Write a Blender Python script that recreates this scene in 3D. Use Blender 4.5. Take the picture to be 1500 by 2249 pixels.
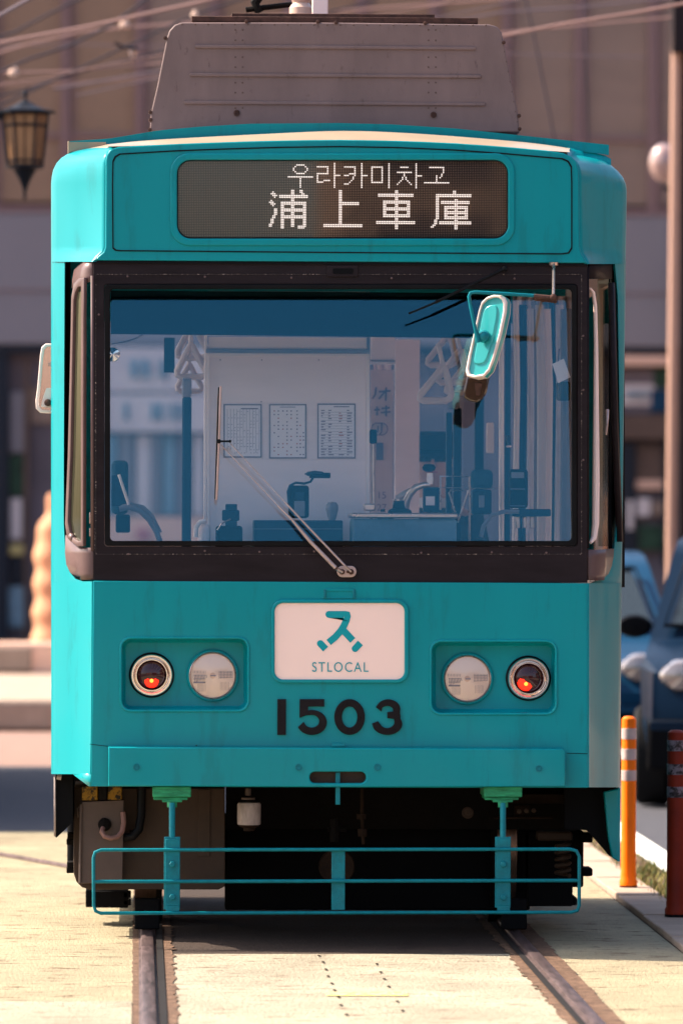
import bpy, math, random
from mathutils import Vector, Matrix
R = math.radians
random.seed(7)
S = bpy.context.scene
for o in list(bpy.data.objects): bpy.data.objects.remove(o)
C = S.collection

# ---------------------------------------------------------------- camera
DIST, FPX, CX, CZ = 22.0, 12056.0, -0.812, 1.72
TH = math.atan(450.0 / FPX); RO = R(0.2)
fw = Vector((math.sin(TH), math.cos(TH), 0)); r0 = Vector((math.cos(TH), -math.sin(TH), 0)); u0 = Vector((0, 0, 1))
rt = r0 * math.cos(RO) + u0 * math.sin(RO); up = u0 * math.cos(RO) - r0 * math.sin(RO)
EYE = Vector((CX, -DIST, CZ))
cam = bpy.data.objects.new("camera", bpy.data.cameras.new("camera")); C.objects.link(cam)
cam.matrix_world = Matrix(((rt.x, up.x, -fw.x, EYE.x), (rt.y, up.y, -fw.y, EYE.y), (rt.z, up.z, -fw.z, EYE.z), (0, 0, 0, 1)))
cd = cam.data; cd.sensor_fit = 'HORIZONTAL'; cd.sensor_width = 24; cd.lens = FPX / 1500 * 24
cd.shift_x = 0; cd.shift_y = 16.5 / 1500; cd.clip_start = 0.5; cd.clip_end = 2000
cd.dof.use_dof = True; cd.dof.focus_distance = 22.05; cd.dof.aperture_fstop = 2.8; cd.dof.aperture_blades = 9
S.camera = cam

# ---------------------------------------------------------------- sky, sun, exposure
SUNV = Vector((-1.0, 0.30, 1.06)).normalized()      # towards the sun
el = math.asin(SUNV.z); az = math.atan2(SUNV.x, SUNV.y)
w = bpy.data.worlds.new("World"); S.world = w; w.use_nodes = True
nt = w.node_tree; bg = nt.nodes["Background"]
sky = nt.nodes.new("ShaderNodeTexSky"); sky.sky_type = 'NISHITA'; sky.sun_disc = False
sky.sun_elevation = el; sky.sun_rotation = az; sky.air_density = 1.0; sky.dust_density = 4.0; sky.ozone_density = 1.0
nt.links.new(sky.outputs[0], bg.inputs[0]); bg.inputs[1].default_value = 0.105
sl = bpy.data.lights.new("sun", 'SUN'); sl.energy = 3.7; sl.angle = R(0.55); sl.color = (1.0, 0.86, 0.70)
so = bpy.data.objects.new("sun", sl); C.objects.link(so)
so.rotation_euler = (-SUNV).to_track_quat('-Z', 'Y').to_euler(); so.location = (-20, 5, 25)
S.view_settings.view_transform = 'Standard'; S.view_settings.look = 'None'
S.view_settings.exposure = 1.74; S.view_settings.gamma = 1.0
S.cycles.max_bounces = 10; S.cycles.transparent_max_bounces = 24
S.cycles.use_denoising = True; S.cycles.sample_clamp_indirect = 6

# ---------------------------------------------------------------- measuring
def P(px, py, Y=0.0):
    d = fw + rt * ((px - 750) / FPX) + up * ((1141 - py) / FPX)
    t = (Y + DIST) / d.y
    return EYE + d * t
def GP(px, py, z=0.0):                      # ground point under a sight line
    d = fw + rt * ((px - 750) / FPX) + up * ((1141 - py) / FPX)
    return EYE + d * ((z - CZ) / d.z)
def sc(Y): return FPX / (DIST + Y)          # photo pixels per metre at depth Y

# ---------------------------------------------------------------- materials
def mat(name, col, rough=0.5, metal=0.0, var=0.0, vs=8.0, bump=0.0, bs=60.0, spec=0.22, coat=0.0, stretch=(1, 1, 1), spot=None, spotamt=0.5, spots=30.0, emit=None, es=0.0, trans=0.0):
    m = bpy.data.materials.new(name); m.use_nodes = True; n = m.node_tree; b = n.nodes["Principled BSDF"]; L = n.links.new
    b.inputs["Roughness"].default_value = rough; b.inputs["Metallic"].default_value = metal
    b.inputs["Specular IOR Level"].default_value = spec; b.inputs["Coat Weight"].default_value = coat
    b.inputs["Coat Roughness"].default_value = 0.06
    if trans: b.inputs["Transmission Weight"].default_value = trans
    c4 = (*col, 1); b.inputs["Base Color"].default_value = c4
    tc = n.nodes.new("ShaderNodeTexCoord"); mp = n.nodes.new("ShaderNodeMapping"); mp.inputs["Scale"].default_value = stretch
    L(tc.outputs["Object"], mp.inputs[0]); out = None
    if var:
        t = n.nodes.new("ShaderNodeTexNoise"); t.inputs["Scale"].default_value = vs; t.inputs["Detail"].default_value = 6; t.inputs["Roughness"].default_value = 0.62
        L(mp.outputs[0], t.inputs[0])
        r = n.nodes.new("ShaderNodeValToRGB"); r.color_ramp.elements[0].position = 0.3; r.color_ramp.elements[1].position = 0.7
        r.color_ramp.elements[0].color = (*[max(0, v * (1 - var)) for v in col], 1); r.color_ramp.elements[1].color = (*[min(1, v * (1 + var)) for v in col], 1)
        L(t.outputs[0], r.inputs[0]); out = r.outputs[0]
        rr = n.nodes.new("ShaderNodeMapRange"); rr.inputs[3].default_value = max(0.02, rough * 0.8); rr.inputs[4].default_value = min(1, rough * 1.25)
        L(t.outputs[0], rr.inputs[0]); L(rr.outputs[0], b.inputs["Roughness"])
    if spot:
        t = n.nodes.new("ShaderNodeTexNoise"); t.inputs["Scale"].default_value = spots; t.inputs["Detail"].default_value = 8; t.inputs["Roughness"].default_value = 0.7
        L(mp.outputs[0], t.inputs[0])
        r = n.nodes.new("ShaderNodeValToRGB"); r.color_ramp.elements[0].position = 1 - spotamt - 0.03; r.color_ramp.elements[1].position = 1 - spotamt + 0.06
        L(t.outputs[0], r.inputs[0])
        mx = n.nodes.new("ShaderNodeMix"); mx.data_type = 'RGBA'; L(r.outputs[0], mx.inputs[0])
        if out: L(out, mx.inputs[6])
        else: mx.inputs[6].default_value = c4
        mx.inputs[7].default_value = (*spot, 1); out = mx.outputs[2]
    if out: L(out, b.inputs["Base Color"])
    if bump:
        t = n.nodes.new("ShaderNodeTexNoise"); t.inputs["Scale"].default_value = bs; t.inputs["Detail"].default_value = 5
        L(mp.outputs[0], t.inputs[0]); bp = n.nodes.new("ShaderNodeBump"); bp.inputs["Strength"].default_value = bump; bp.inputs["Distance"].default_value = 0.01
        L(t.outputs[0], bp.inputs["Height"]); L(bp.outputs[0], b.inputs["Normal"])
    if emit: b.inputs["Emission Color"].default_value = (*emit, 1); b.inputs["Emission Strength"].default_value = es
    return m
def glassmat(name, tint, refl, rcol=(1, 1, 1), rough=0.02):
    m = bpy.data.materials.new(name); m.use_nodes = True; n = m.node_tree; L = n.links.new
    n.nodes.remove(n.nodes["Principled BSDF"]); o = n.nodes["Material Output"]
    t = n.nodes.new("ShaderNodeBsdfTransparent"); t.inputs[0].default_value = (*tint, 1)
    g = n.nodes.new("ShaderNodeBsdfGlossy"); g.inputs["Roughness"].default_value = rough; g.inputs[0].default_value = (*rcol, 1)
    fr = n.nodes.new("ShaderNodeFresnel"); fr.inputs[0].default_value = 1.5
    ad = n.nodes.new("ShaderNodeMath"); ad.operation = 'ADD'; ad.use_clamp = True; ad.inputs[1].default_value = refl; L(fr.outputs[0], ad.inputs[0])
    mx = n.nodes.new("ShaderNodeMixShader"); L(ad.outputs[0], mx.inputs[0]); L(t.outputs[0], mx.inputs[1]); L(g.outputs[0], mx.inputs[2]); L(mx.outputs[0], o.inputs[0])
    return m
TEALC = (0.0, 0.240, 0.272)
M = dict(
    teal=mat("teal_paint", TEALC, 0.30, var=0.06, vs=1.6, bump=0.10, bs=3.5, coat=0.16, spot=(0.002, 0.205, 0.230), spotamt=0.43, spots=7, stretch=(1.6, 1, 0.28), spec=0.12),
    tealmir=mat("mirror_back_paint", (0.0225, 0.315, 0.315), 0.3, var=0.04, coat=0.4),
    tealdk=mat("guard_paint", (0, 0.1584, 0.1944), 0.38, var=0.18, vs=30, bump=0.15, bs=140, spot=(0.02, 0.07, 0.07), spotamt=0.28, spots=70),
    green=mat("old_green_paint", (0.0216, 0.2448, 0.108), 0.5, var=0.45, vs=40, bump=0.3, bs=90, stretch=(0.4, 1, 2), spot=(0.02, 0.10, 0.05), spotamt=0.35, spots=30),
    cream=mat("cream_crown_tone", (0.32, 0.248, 0.176), 0.35, var=0.06, vs=5),  # cream tone for the crown strip and roof edge pieces
    roof=mat("roof_paint", (0.25, 0.24, 0.24), 0.6, var=0.2),
    frame=mat("window_frame_paint", (0.018, 0.01275, 0.015), 0.42, var=0.25, vs=12, bump=0.05, bs=120, spot=(0.06, 0.042, 0.042), spotamt=0.22, spots=90, stretch=(0.3, 1, 1.5), spec=0.08),
    seam=mat("chipped_seam", (0.03, 0.022, 0.022), 0.6, spot=(0.55, 0.42, 0.36), spotamt=0.42, spots=130),
    mirrorrefl=mat('mirror_reflection_brown', (0.03, 0.014, 0.008), 0.08, spec=0.5, coat=0.6),  # colour of the imitated mirror reflection
    rubber=mat("black_rubber", (0.006, 0.006, 0.007), 0.35, var=0.3, spec=0.08),
    corner=mat("corner_frame_paint", (0.1148, 0.0697, 0.068), 0.33, var=0.12, vs=10, coat=0.2),
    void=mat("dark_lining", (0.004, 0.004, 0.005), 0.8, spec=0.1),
    acbox=mat("cooler_housing_paint", (0.1794, 0.1209, 0.1131), 0.5, var=0.18, vs=5, bump=0.06, bs=200, spot=(0.115, 0.075, 0.068), spotamt=0.38, spots=30, stretch=(1, 1, 0.35)),
    rust=mat("rusty_brown_steel", (0.068, 0.032, 0.024), 0.7, var=0.5, vs=30, bump=0.2),
    rivet=mat("rivet_steel", (0.10, 0.06, 0.05), 0.5),
    steel=mat("brushed_steel", (0.55, 0.42, 0.38), 0.28, metal=0.9, var=0.15, vs=30),
    chrome=mat("chrome", (0.80, 0.72, 0.68), 0.08, metal=1.0),
    wiper=mat("wiper_metal", (0.4675, 0.34, 0.3145), 0.35, metal=0.5, var=0.1),
    black=mat("black_plastic", (0.004, 0.004, 0.005), 0.5, spec=0.02),
    navy=mat("dark_blue_plastic", (0.01, 0.03, 0.055), 0.4, var=0.2, spec=0.08),
    white=mat("sign_white", (0.97, 0.70, 0.61), 0.4, var=0.015, vs=3),
    whitep=mat("white_enamel", (0.75, 0.62, 0.56), 0.35),
    ink=mat("sign_teal_ink", (0.0, 0.30, 0.34), 0.4),
    digit=mat("black_digit_enamel", (0.012, 0.010, 0.012), 0.28, var=0.3, bump=0.1, bs=150, spec=0.08),
    bulb=mat("warm_lens", (0.85, 0.66, 0.55), 0.25, var=0.08, vs=60),
    bowl=mat("reflector_bowl", (0.97, 0.86, 0.78), 0.3, metal=0.0),
    lensline=mat("lens_fluting", (0.22, 0.19, 0.22), 0.3),
    redglass=mat("dark_red_lens", (0.035, 0.004, 0.006), 0.06, coat=0.6),
    ember=mat("red_lamp_glow", (0.5, 0.05, 0.02), 0.4, emit=(1.0, 0.012, 0.003), es=0.55),
    emberhot=mat("orange_lamp_glow", (0.8, 0.3, 0.05), 0.4, emit=(1.0, 0.16, 0.015), es=1.6),
    boxgrey=mat("equipment_box_paint", (0.0496, 0.0304, 0.0208), 0.65, var=0.15, vs=10, bump=0.08, bs=120, spot=(0.03, 0.018, 0.014), spotamt=0.3, spots=45),
    boxlight=mat("junction_box_paint", (0.092, 0.064, 0.0544), 0.6, var=0.12, bump=0.05, bs=120, spot=(0.06, 0.04, 0.035), spotamt=0.24, spots=60),
    ochre=mat("greasy_yellow_block", (0.24, 0.12, 0.008), 0.6, spot=(0.012, 0.008, 0.006), spotamt=0.5, spots=45),
    under=mat("dirty_black_steel", (0.006, 0.0045, 0.004), 0.75, var=0.4, bump=0.3, spec=0.1),
    underbr=mat("dirty_brown_steel", (0.02, 0.011, 0.007), 0.75, var=0.5, bump=0.3, spec=0.1),
    tread=mat("polished_wheel_tread", (0.20, 0.13, 0.10), 0.3, metal=0.8, var=0.2, vs=20, stretch=(8, 1, 1)),
    hose=mat("pinkish_hose", (0.224, 0.12, 0.104), 0.5),
    dirtywhite=mat("dirty_white_paint", (0.36, 0.288, 0.264), 0.5, var=0.35, vs=25, stretch=(2, 1, 0.5)),
    panelw=mat("partition_panel", (0.95, 0.73, 0.69), 0.5, var=0.04, vs=6, spot=(0.55, 0.36, 0.24), spotamt=0.16, spots=7, stretch=(0.5, 1, 3)),
    trimw=mat("aluminium_trim", (0.95, 0.74, 0.67), 0.35),
    greyp=mat("grey_cabin_paint", (0.22, 0.20, 0.23), 0.5, var=0.1),
    paper=mat("paper", (0.92, 0.76, 0.74), 0.6),
    print=mat("printed_ink", (0.16, 0.14, 0.20), 0.6),
    printr=mat("printed_red_ink", (0.45, 0.14, 0.14), 0.6),
    poster=mat("poster_paper", (0.675, 0.468, 0.432), 0.6, var=0.1, vs=5, spot=(0.70, 0.42, 0.30), spotamt=0.35, spots=6),
    curt=mat("pale_curtain_cloth", (0.7, 0.6, 0.62), 0.8, var=0.3, vs=20, stretch=(4, 4, 0.2)),
    curto=mat('olive_curtain_cloth', (0.10, 0.095, 0.07), 0.8, var=0.3, vs=14, stretch=(6, 6, 0.3)),
    strap=mat("pale_strap_plastic", (0.68, 0.528, 0.48), 0.35),
    seatc=mat("seat_cloth", (0.02, 0.06, 0.09), 0.8, var=0.3),
    floorc=mat("tram_floor_vinyl", (0.75, 0.58, 0.52), 0.6, var=0.2),
    skin=mat("skin", (0.50, 0.27, 0.20), 0.5, var=0.05), cloth=mat("dark_uniform_cloth", (0.015, 0.02, 0.035), 0.85, var=0.2), shirt=mat("white_shirt_cloth", (0.6, 0.5, 0.48), 0.8),
    hair=mat("black_hair", (0.01, 0.008, 0.008), 0.6),
    glass=glassmat("windshield_glass", (0.97, 0.98, 0.98), 0.020, (0.16, 0.62, 0.86)),
    glassc=glassmat("corner_glass", (0.55, 0.55, 0.45), 0.06, (0.9, 0.9, 0.8)),
    glassclear=glassmat("clear_glass", (0.92, 0.92, 0.92), 0.0),
    shade=glassmat("blue_sunshade_film", (0.010, 0.05, 0.11), -0.035, (0.05, 0.25, 0.5), 0.25),
    orange=mat("orange_post_plastic", (1.0, 0.17, 0.0), 0.42, var=0.07, vs=9),
    darkred=mat("faded_dark_red_plastic", (0.20, 0.014, 0.002), 0.55, var=0.2, vs=9, spot=(0.03, 0.01, 0.01), spotamt=0.3, spots=6),
    reflect=mat("scuffed_reflective_tape", (0.528, 0.4, 0.384), 0.4, var=0.15, vs=25, spot=(0.25, 0.16, 0.15), spotamt=0.24, spots=40),
    reflectd=mat("dirty_reflective_tape", (0.20, 0.15, 0.17), 0.5, var=0.3, vs=25, spot=(0.03, 0.02, 0.02), spotamt=0.5, spots=40),
    iron=mat("dark_cast_iron", (0.012, 0.014, 0.020), 0.5, var=0.3, spec=0.08),
    amber=mat("amber_lantern_glass", (0.336, 0.176, 0.088), 0.3, var=0.2, vs=6),
    pole=mat("sunlit_pole_paint", (0.4125, 0.2475, 0.1875), 0.5, var=0.18, vs=30, stretch=(1, 1, 4)),
    signbk=mat("dark_sign_case", (0.02, 0.014, 0.016), 0.5, spec=0.08),
    wirep=mat("pinkish_cable", (0.336, 0.2, 0.176), 0.5), wired=mat("dark_cable", (0.03, 0.025, 0.04), 0.6), wiref=mat("grey_cable", (0.16, 0.12, 0.14), 0.6),
    insul=mat("porcelain_insulator", (0.576, 0.4, 0.32), 0.25),
    blind=mat("tan_window_blind", (0.2442, 0.1518, 0.1023), 0.55, var=0.06, vs=1.2, stretch=(1, 1, 3)),
    blindg=mat("grey_window_blind", (0.2244, 0.153, 0.1224), 0.55, var=0.08, vs=1.2, stretch=(1, 1, 3)),
    mull=mat("mauve_mullion", (0.2016, 0.1224, 0.1224), 0.5), band=mat("mauve_grey_cladding", (0.195, 0.1755, 0.195), 0.6, var=0.05, vs=0.6),
    shopd=mat("dark_shopfront", (0.018, 0.022, 0.032), 0.3, spec=0.08), shopm=mat("mauve_shopfront", (0.12, 0.096, 0.112), 0.6, var=0.3, vs=0.7), shopb=mat("brown_shopfront", (0.096, 0.06, 0.048), 0.6, var=0.3, vs=1.2),
    shopp=mat("peach_sign_board", (0.66, 0.40, 0.30), 0.5), shopw=mat("pale_sign_board", (0.558, 0.477, 0.477), 0.5, var=0.1, vs=1.0), shopblue=mat("blue_grey_board", (0.16, 0.24, 0.30), 0.5, var=0.5, vs=1.5),
    leafd=mat("dark_leaf", (0.02, 0.05, 0.03), 0.6, var=0.5, vs=9),
    carb=mat("blue_car_paint", (0.006, 0.040, 0.09), 0.3, coat=0.02, spec=0.12), carn=mat("navy_car_paint", (0.001, 0.009, 0.024), 0.28, coat=0.02, spec=0.12), carg=glassmat("car_window_glass", (0.25, 0.3, 0.33), 0.10),
    tyre=mat("tyre_rubber", (0.008, 0.008, 0.009), 0.7, spec=0.08), clens=mat("car_headlight_lens", (0.279, 0.234, 0.225), 0.12, metal=0.4, coat=1), rim=mat("wheel_rim_alloy", (0.3, 0.27, 0.27), 0.3, metal=0.9),
    kerb=mat("kerb_concrete", (0.34, 0.255, 0.1997), 0.85, var=0.15, vs=5, bump=0.2),
    wallc=mat("platform_concrete", (0.75, 0.48, 0.36), 0.85, var=0.12, vs=2.5, bump=0.1), palm=mat("sunlit_stone", (0.60, 0.30, 0.17), 0.8, var=0.25, vs=9, bump=0.3, bs=20),
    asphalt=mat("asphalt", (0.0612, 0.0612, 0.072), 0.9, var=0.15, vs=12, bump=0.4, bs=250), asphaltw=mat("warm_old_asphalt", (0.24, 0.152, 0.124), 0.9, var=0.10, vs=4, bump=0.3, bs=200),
    linew=mat("road_line_paint", (0.72, 0.72, 0.666), 0.7, var=0.06, vs=20), liney=mat("worn_yellow_paint", (0.62, 0.45, 0.10), 0.8, spot=(0.45, 0.40, 0.30), spotamt=0.5, spots=60),
    rail=mat("worn_rail_steel", (0.12, 0.085, 0.085), 0.45, metal=0.6, var=0.45, vs=9, stretch=(6, 0.6, 1)), groove=mat("rail_groove_dirt", (0.010, 0.008, 0.008), 0.9, var=0.3),
    brk=mat("broken_brown_concrete", (0.1148, 0.068, 0.0442), 0.9, var=0.5, vs=16, bump=0.9, bs=45, spot=(0.25, 0.18, 0.12), spotamt=0.32, spots=10),
    dots=None, grass=mat("dry_grass", (0.22, 0.19, 0.06), 0.8, var=0.4, vs=20), grassg=mat("green_grass", (0.05, 0.10, 0.03), 0.8, var=0.4, vs=20),
    ledlit=mat("lit_white_dots", (0.9, 0.8, 0.76), 0.5, emit=(1.0, 0.86, 0.78), es=0.44),
)
def concrete(name, col, dark, slots=True):
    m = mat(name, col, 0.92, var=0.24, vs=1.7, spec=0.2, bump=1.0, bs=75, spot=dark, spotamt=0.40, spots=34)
    n = m.node_tree; L = n.links.new; b = n.nodes["Principled BSDF"]
    tc = n.nodes.new("ShaderNodeTexCoord"); mp = n.nodes.new("ShaderNodeMapping"); mp.inputs["Scale"].default_value = (1.2, 3.4, 1)
    L(tc.outputs["Object"], mp.inputs[0])
    t = n.nodes.new("ShaderNodeTexNoise"); t.inputs["Scale"].default_value = 4.2; t.inputs["Detail"].default_value = 7; t.inputs["Roughness"].default_value = 0.66; L(mp.outputs[0], t.inputs[0])
    r = n.nodes.new("ShaderNodeValToRGB"); r.color_ramp.elements[0].position = 0.575; r.color_ramp.elements[1].position = 0.63; L(t.outputs[0], r.inputs[0])
    old = b.inputs["Base Color"].links[0].from_socket
    mx = n.nodes.new("ShaderNodeMix"); mx.data_type = 'RGBA'; L(r.outputs[0], mx.inputs[0]); L(old, mx.inputs[6]); mx.inputs[7].default_value = (*dark, 1)
    L(mx.outputs[2], b.inputs["Base Color"]); return m
M['slab'] = concrete("track_slab_concrete", (0.285, 0.245, 0.160), (0.11, 0.068, 0.042))
M['slabshade'] = concrete("shade_dark_concrete", (0.045, 0.032, 0.026), (0.03, 0.02, 0.018))  # dark colour carries the shade below the tram
M['slab2'] = concrete("pale_patch_concrete", (0.30, 0.268, 0.20), (0.14, 0.095, 0.065))
def dotmat():
    m = mat("unlit_dot_panel", (0.045, 0.03, 0.025), 0.35); n = m.node_tree; L = n.links.new; b = n.nodes["Principled BSDF"]
    tc = n.nodes.new("ShaderNodeTexCoord"); sp = n.nodes.new("ShaderNodeSeparateXYZ"); L(tc.outputs["Object"], sp.inputs[0])
    def tri(sock):
        a = n.nodes.new("ShaderNodeMath"); a.operation = 'DIVIDE'; a.inputs[1].default_value = 3.744 / 548; L(sock, a.inputs[0])
        f = n.nodes.new("ShaderNodeMath"); f.operation = 'FRACT'; L(a.outputs[0], f.inputs[0])
        s = n.nodes.new("ShaderNodeMath"); s.operation = 'SUBTRACT'; s.inputs[1].default_value = 0.5; L(f.outputs[0], s.inputs[0])
        q = n.nodes.new("ShaderNodeMath"); q.operation = 'ABSOLUTE'; L(s.outputs[0], q.inputs[0]); return q.outputs[0]
    mx = n.nodes.new("ShaderNodeMath"); mx.operation = 'MAXIMUM'; L(tri(sp.outputs[0]), mx.inputs[0]); L(tri(sp.outputs[2]), mx.inputs[1])
    lt = n.nodes.new("ShaderNodeMath"); lt.operation = 'LESS_THAN'; lt.inputs[1].default_value = 0.27; L(mx.outputs[0], lt.inputs[0])
    c = n.nodes.new("ShaderNodeMix"); c.data_type = 'RGBA'; L(lt.outputs[0], c.inputs[0]); c.inputs[6].default_value = (0.025, 0.014, 0.010, 1); c.inputs[7].default_value = (0.33, 0.20, 0.14, 1)
    L(c.outputs[2], b.inputs["Base Color"]); return m
M['dots'] = dotmat()

# ---------------------------------------------------------------- object helpers
WL = {}
def top(o, label, cat, group=None, kind=None):
    o["label"] = label; o["category"] = cat
    if group: o["group"] = group
    if kind: o["kind"] = kind
    return o
def empty(name, loc, label, cat, group=None):
    o = bpy.data.objects.new(name, None); C.objects.link(o); o.location = loc; o.empty_display_size = 0.1
    WL[o.name] = Vector(loc); return top(o, label, cat, group)
class MB:
    def __init__(s): s.v = []; s.f = []
    def add(s, vs, fs):
        k = len(s.v); s.v += [Vector(v) for v in vs]; s.f += [tuple(i + k for i in f) for f in fs]; return s
    def box(s, a, b):
        x0, y0, z0 = a; x1, y1, z1 = b
        return s.add([(x0,y0,z0),(x1,y0,z0),(x1,y1,z0),(x0,y1,z0),(x0,y0,z1),(x1,y0,z1),(x1,y1,z1),(x0,y1,z1)],
                     [(0,3,2,1),(4,5,6,7),(0,1,5,4),(1,2,6,5),(2,3,7,6),(3,0,4,7)])
    def pbox(s, px0, py0, px1, py1, Y, depth):          # box whose front face covers a measured rectangle at depth Y
        a = P(px0, py1, Y); b = P(px1, py0, Y); return s.box((a.x, Y, a.z), (b.x, Y + depth, b.z))
    def tube(s, pts, r, n=10, closed=False, cap=True):
        pts = [Vector(p) for p in pts]; m = len(pts); rs = r if isinstance(r, (list, tuple)) else [r] * m
        rings = []; prev = None
        for i, p in enumerate(pts):
            if closed: d = (pts[(i + 1) % m] - pts[i - 1])
            else: d = (pts[min(i + 1, m - 1)] - pts[max(i - 1, 0)])
            d.normalize()
            if prev is None:
                a = Vector((0, 0, 1)) if abs(d.z) < 0.9 else Vector((0, 1, 0)); e1 = d.cross(a).normalized()
            else:
                e1 = (prev - d * prev.dot(d)); e1 = e1.normalized() if e1.length > 1e-6 else d.orthogonal().normalized()
            prev = e1; e2 = d.cross(e1)
            rings.append([p + (e1 * math.cos(2 * math.pi * k / n) + e2 * math.sin(2 * math.pi * k / n)) * rs[i] for k in range(n)])
        vs = [v for q in rings for v in q]; fs = []
        for i in range(m if closed else m - 1):
            j = (i + 1) % m
            for k in range(n): fs.append((i*n+k, i*n+(k+1)%n, j*n+(k+1)%n, j*n+k))
        if cap and not closed: fs += [tuple(range(n))[::-1], tuple((m-1)*n + k for k in range(n))]
        return s.add(vs, fs)
    def lathe(s, c, prof, axis='y', n=40):              # prof: (radius, offset along axis)
        c = Vector(c); vs = []; fs = []
        for r, h in prof:
            for k in range(n):
                a = 2 * math.pi * k / n; u, v = r * math.cos(a), r * math.sin(a)
                vs.append(c + (Vector((u, h, v)) if axis == 'y' else Vector((u, v, h)) if axis == 'z' else Vector((h, u, v))))
        for i in range(len(prof) - 1):
            for k in range(n): fs.append((i*n+k, i*n+(k+1)%n, (i+1)*n+(k+1)%n, (i+1)*n+k))
        if prof[0][0] > 1e-5: fs.append(tuple(range(n))[::-1])
        if prof[-1][0] > 1e-5: fs.append(tuple((len(prof)-1)*n + k for k in range(n)))
        return s.add(vs, fs)
    def prism(s, poly, d):                              # polygon (3d points) pushed along d
        d = Vector(d); m = len(poly); p = [Vector(q) for q in poly]
        return s.add(p + [q + d for q in p], [tuple(range(m)), tuple(range(2*m - 1, m - 1, -1))] + [(i, (i+1) % m, m + (i+1) % m, m + i)[::-1] for i in range(m)])
    def grid(s, rows):
        m = len(rows[0]); vs = [v for r in rows for v in r]
        return s.add(vs, [(i*m+j, i*m+j+1, (i+1)*m+j+1, (i+1)*m+j) for i in range(len(rows)-1) for j in range(m-1)])
    def build(s, name, m, parent=None, ang=35, bevel=0, label=None, solid=0, sub=0):
        base = WL[parent.name] if parent else Vector((0, 0, 0))
        me = bpy.data.meshes.new(name); me.from_pydata([v - base for v in s.v], [], s.f); me.update()
        return wrap(name, me, m, parent, ang, bevel, label, solid, sub)
def wrap(name, me, m, parent, ang=35, bevel=0, label=None, solid=0, sub=0):
    me.validate(); me.materials.clear(); me.materials.append(M[m])
    me.polygons.foreach_set("use_smooth", [True] * len(me.polygons)); me.set_sharp_from_angle(angle=R(ang))
    o = bpy.data.objects.new(name, me); C.objects.link(o)
    if parent: o.parent = parent; WL[o.name] = WL[parent.name]
    else: WL[o.name] = Vector((0, 0, 0))
    if label: o["label"] = label
    if solid:
        q = o.modifiers.new("solid", 'SOLIDIFY'); q.thickness = solid; q.offset = 0
    if bevel:
        q = o.modifiers.new("bevel", 'BEVEL'); q.width = bevel; q.segments = 2; q.limit_method = 'ANGLE'; q.angle_limit = R(40)
    if sub:
        q = o.modifiers.new("subd", 'SUBSURF'); q.levels = sub; q.render_levels = sub
    return o
def rr(x0, y0, x1, y1, r, n=6):
    out = []
    for cx, cy, a0 in ((x1 - r, y0 + r, -90), (x1 - r, y1 - r, 0), (x0 + r, y1 - r, 90), (x0 + r, y0 + r, 180)):
        for k in range(n + 1):
            a = R(a0 + 90 * k / n); out.append((cx + r * math.cos(a), cy + r * math.sin(a)))
    return out
def circ(cx, cy, r, n=40): return [(cx + r * math.cos(2*math.pi*k/n), cy + r * math.sin(2*math.pi*k/n)) for k in range(n)]
def plate(name, loops, Y, thick, m, parent=None, bev=0.0, ang=35, label=None, tilt=0.0):
    """flat plate with holes: loops in photo pixels measured on its front face at depth Y"""
    cu = bpy.data.curves.new(name, 'CURVE'); cu.dimensions = '2D'; cu.fill_mode = 'BOTH'
    for lp in loops:
        sp = cu.splines.new('POLY'); sp.points.add(len(lp) - 1); sp.use_cyclic_u = True
        for i, (x, y) in enumerate(lp):
            q = P(x, y, Y); sp.points[i].co = (q.x, q.z, 0, 1)
    cu.extrude = max(1e-5, thick / 2 - bev); cu.bevel_depth = bev; cu.offset = -bev; cu.bevel_resolution = 2
    t = bpy.data.objects.new("t", cu); C.objects.link(t); bpy.context.view_layer.update()
    me = bpy.data.meshes.new_from_object(t.evaluated_get(bpy.context.evaluated_depsgraph_get()))
    bpy.data.objects.remove(t); base = WL[parent.name] if parent else Vector((0, 0, 0))
    zs = [v.co.y for v in me.vertices]; zlo = min(zs)
    for v in me.vertices:
        x, z, d = v.co; v.co = Vector((x, Y + thick / 2 - d + (z - zlo) * tilt, z)) - base
    me.name = name
    return wrap(name, me, m, parent, ang, 0, label)
def ribbon(pts, w, cap0='flat', cap1='flat', n=10):
    """outline (pixels) of a stroke of width w"""
    pts = [Vector((a, b)) for a, b in pts]; L = []; Rr = []
    for i, p in enumerate(pts):
        d0 = (pts[i] - pts[i-1]).normalized() if i else None; d1 = (pts[i+1] - pts[i]).normalized() if i < len(pts) - 1 else None
        d = ((d0 or d1) + (d1 or d0)).normalized(); k = 1.0
        if d0 and d1: k = 1 / max(0.5, math.sqrt((1 + d0.dot(d1)) / 2))
        nv = Vector((-d.y, d.x)) * (w / 2) * k; L.append(p + nv); Rr.append(p - nv)
    out = [tuple(p) for p in L]
    if cap1 == 'round':
        d = (pts[-1] - pts[-2]).normalized(); nv = Vector((-d.y, d.x))
        out += [tuple(pts[-1] + (nv * math.cos(math.pi*k/n) + d * math.sin(math.pi*k/n)) * w / 2) for k in range(1, n)]
    out += [tuple(p) for p in reversed(Rr)]
    if cap0 == 'round':
        d = (pts[0] - pts[1]).normalized(); nv = Vector((-d.y, d.x))
        out += [tuple(pts[0] + (nv * math.cos(math.pi*k/n) + d * math.sin(math.pi*k/n)) * w / 2) for k in range(1, n)]
    return out
def arcp(cx, cy, rx, ry, a0, a1, n=16): return [(cx + rx * math.cos(R(a0 + (a1-a0)*k/n)), cy + ry * math.sin(R(a0 + (a1-a0)*k/n))) for k in range(n + 1)]
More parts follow.
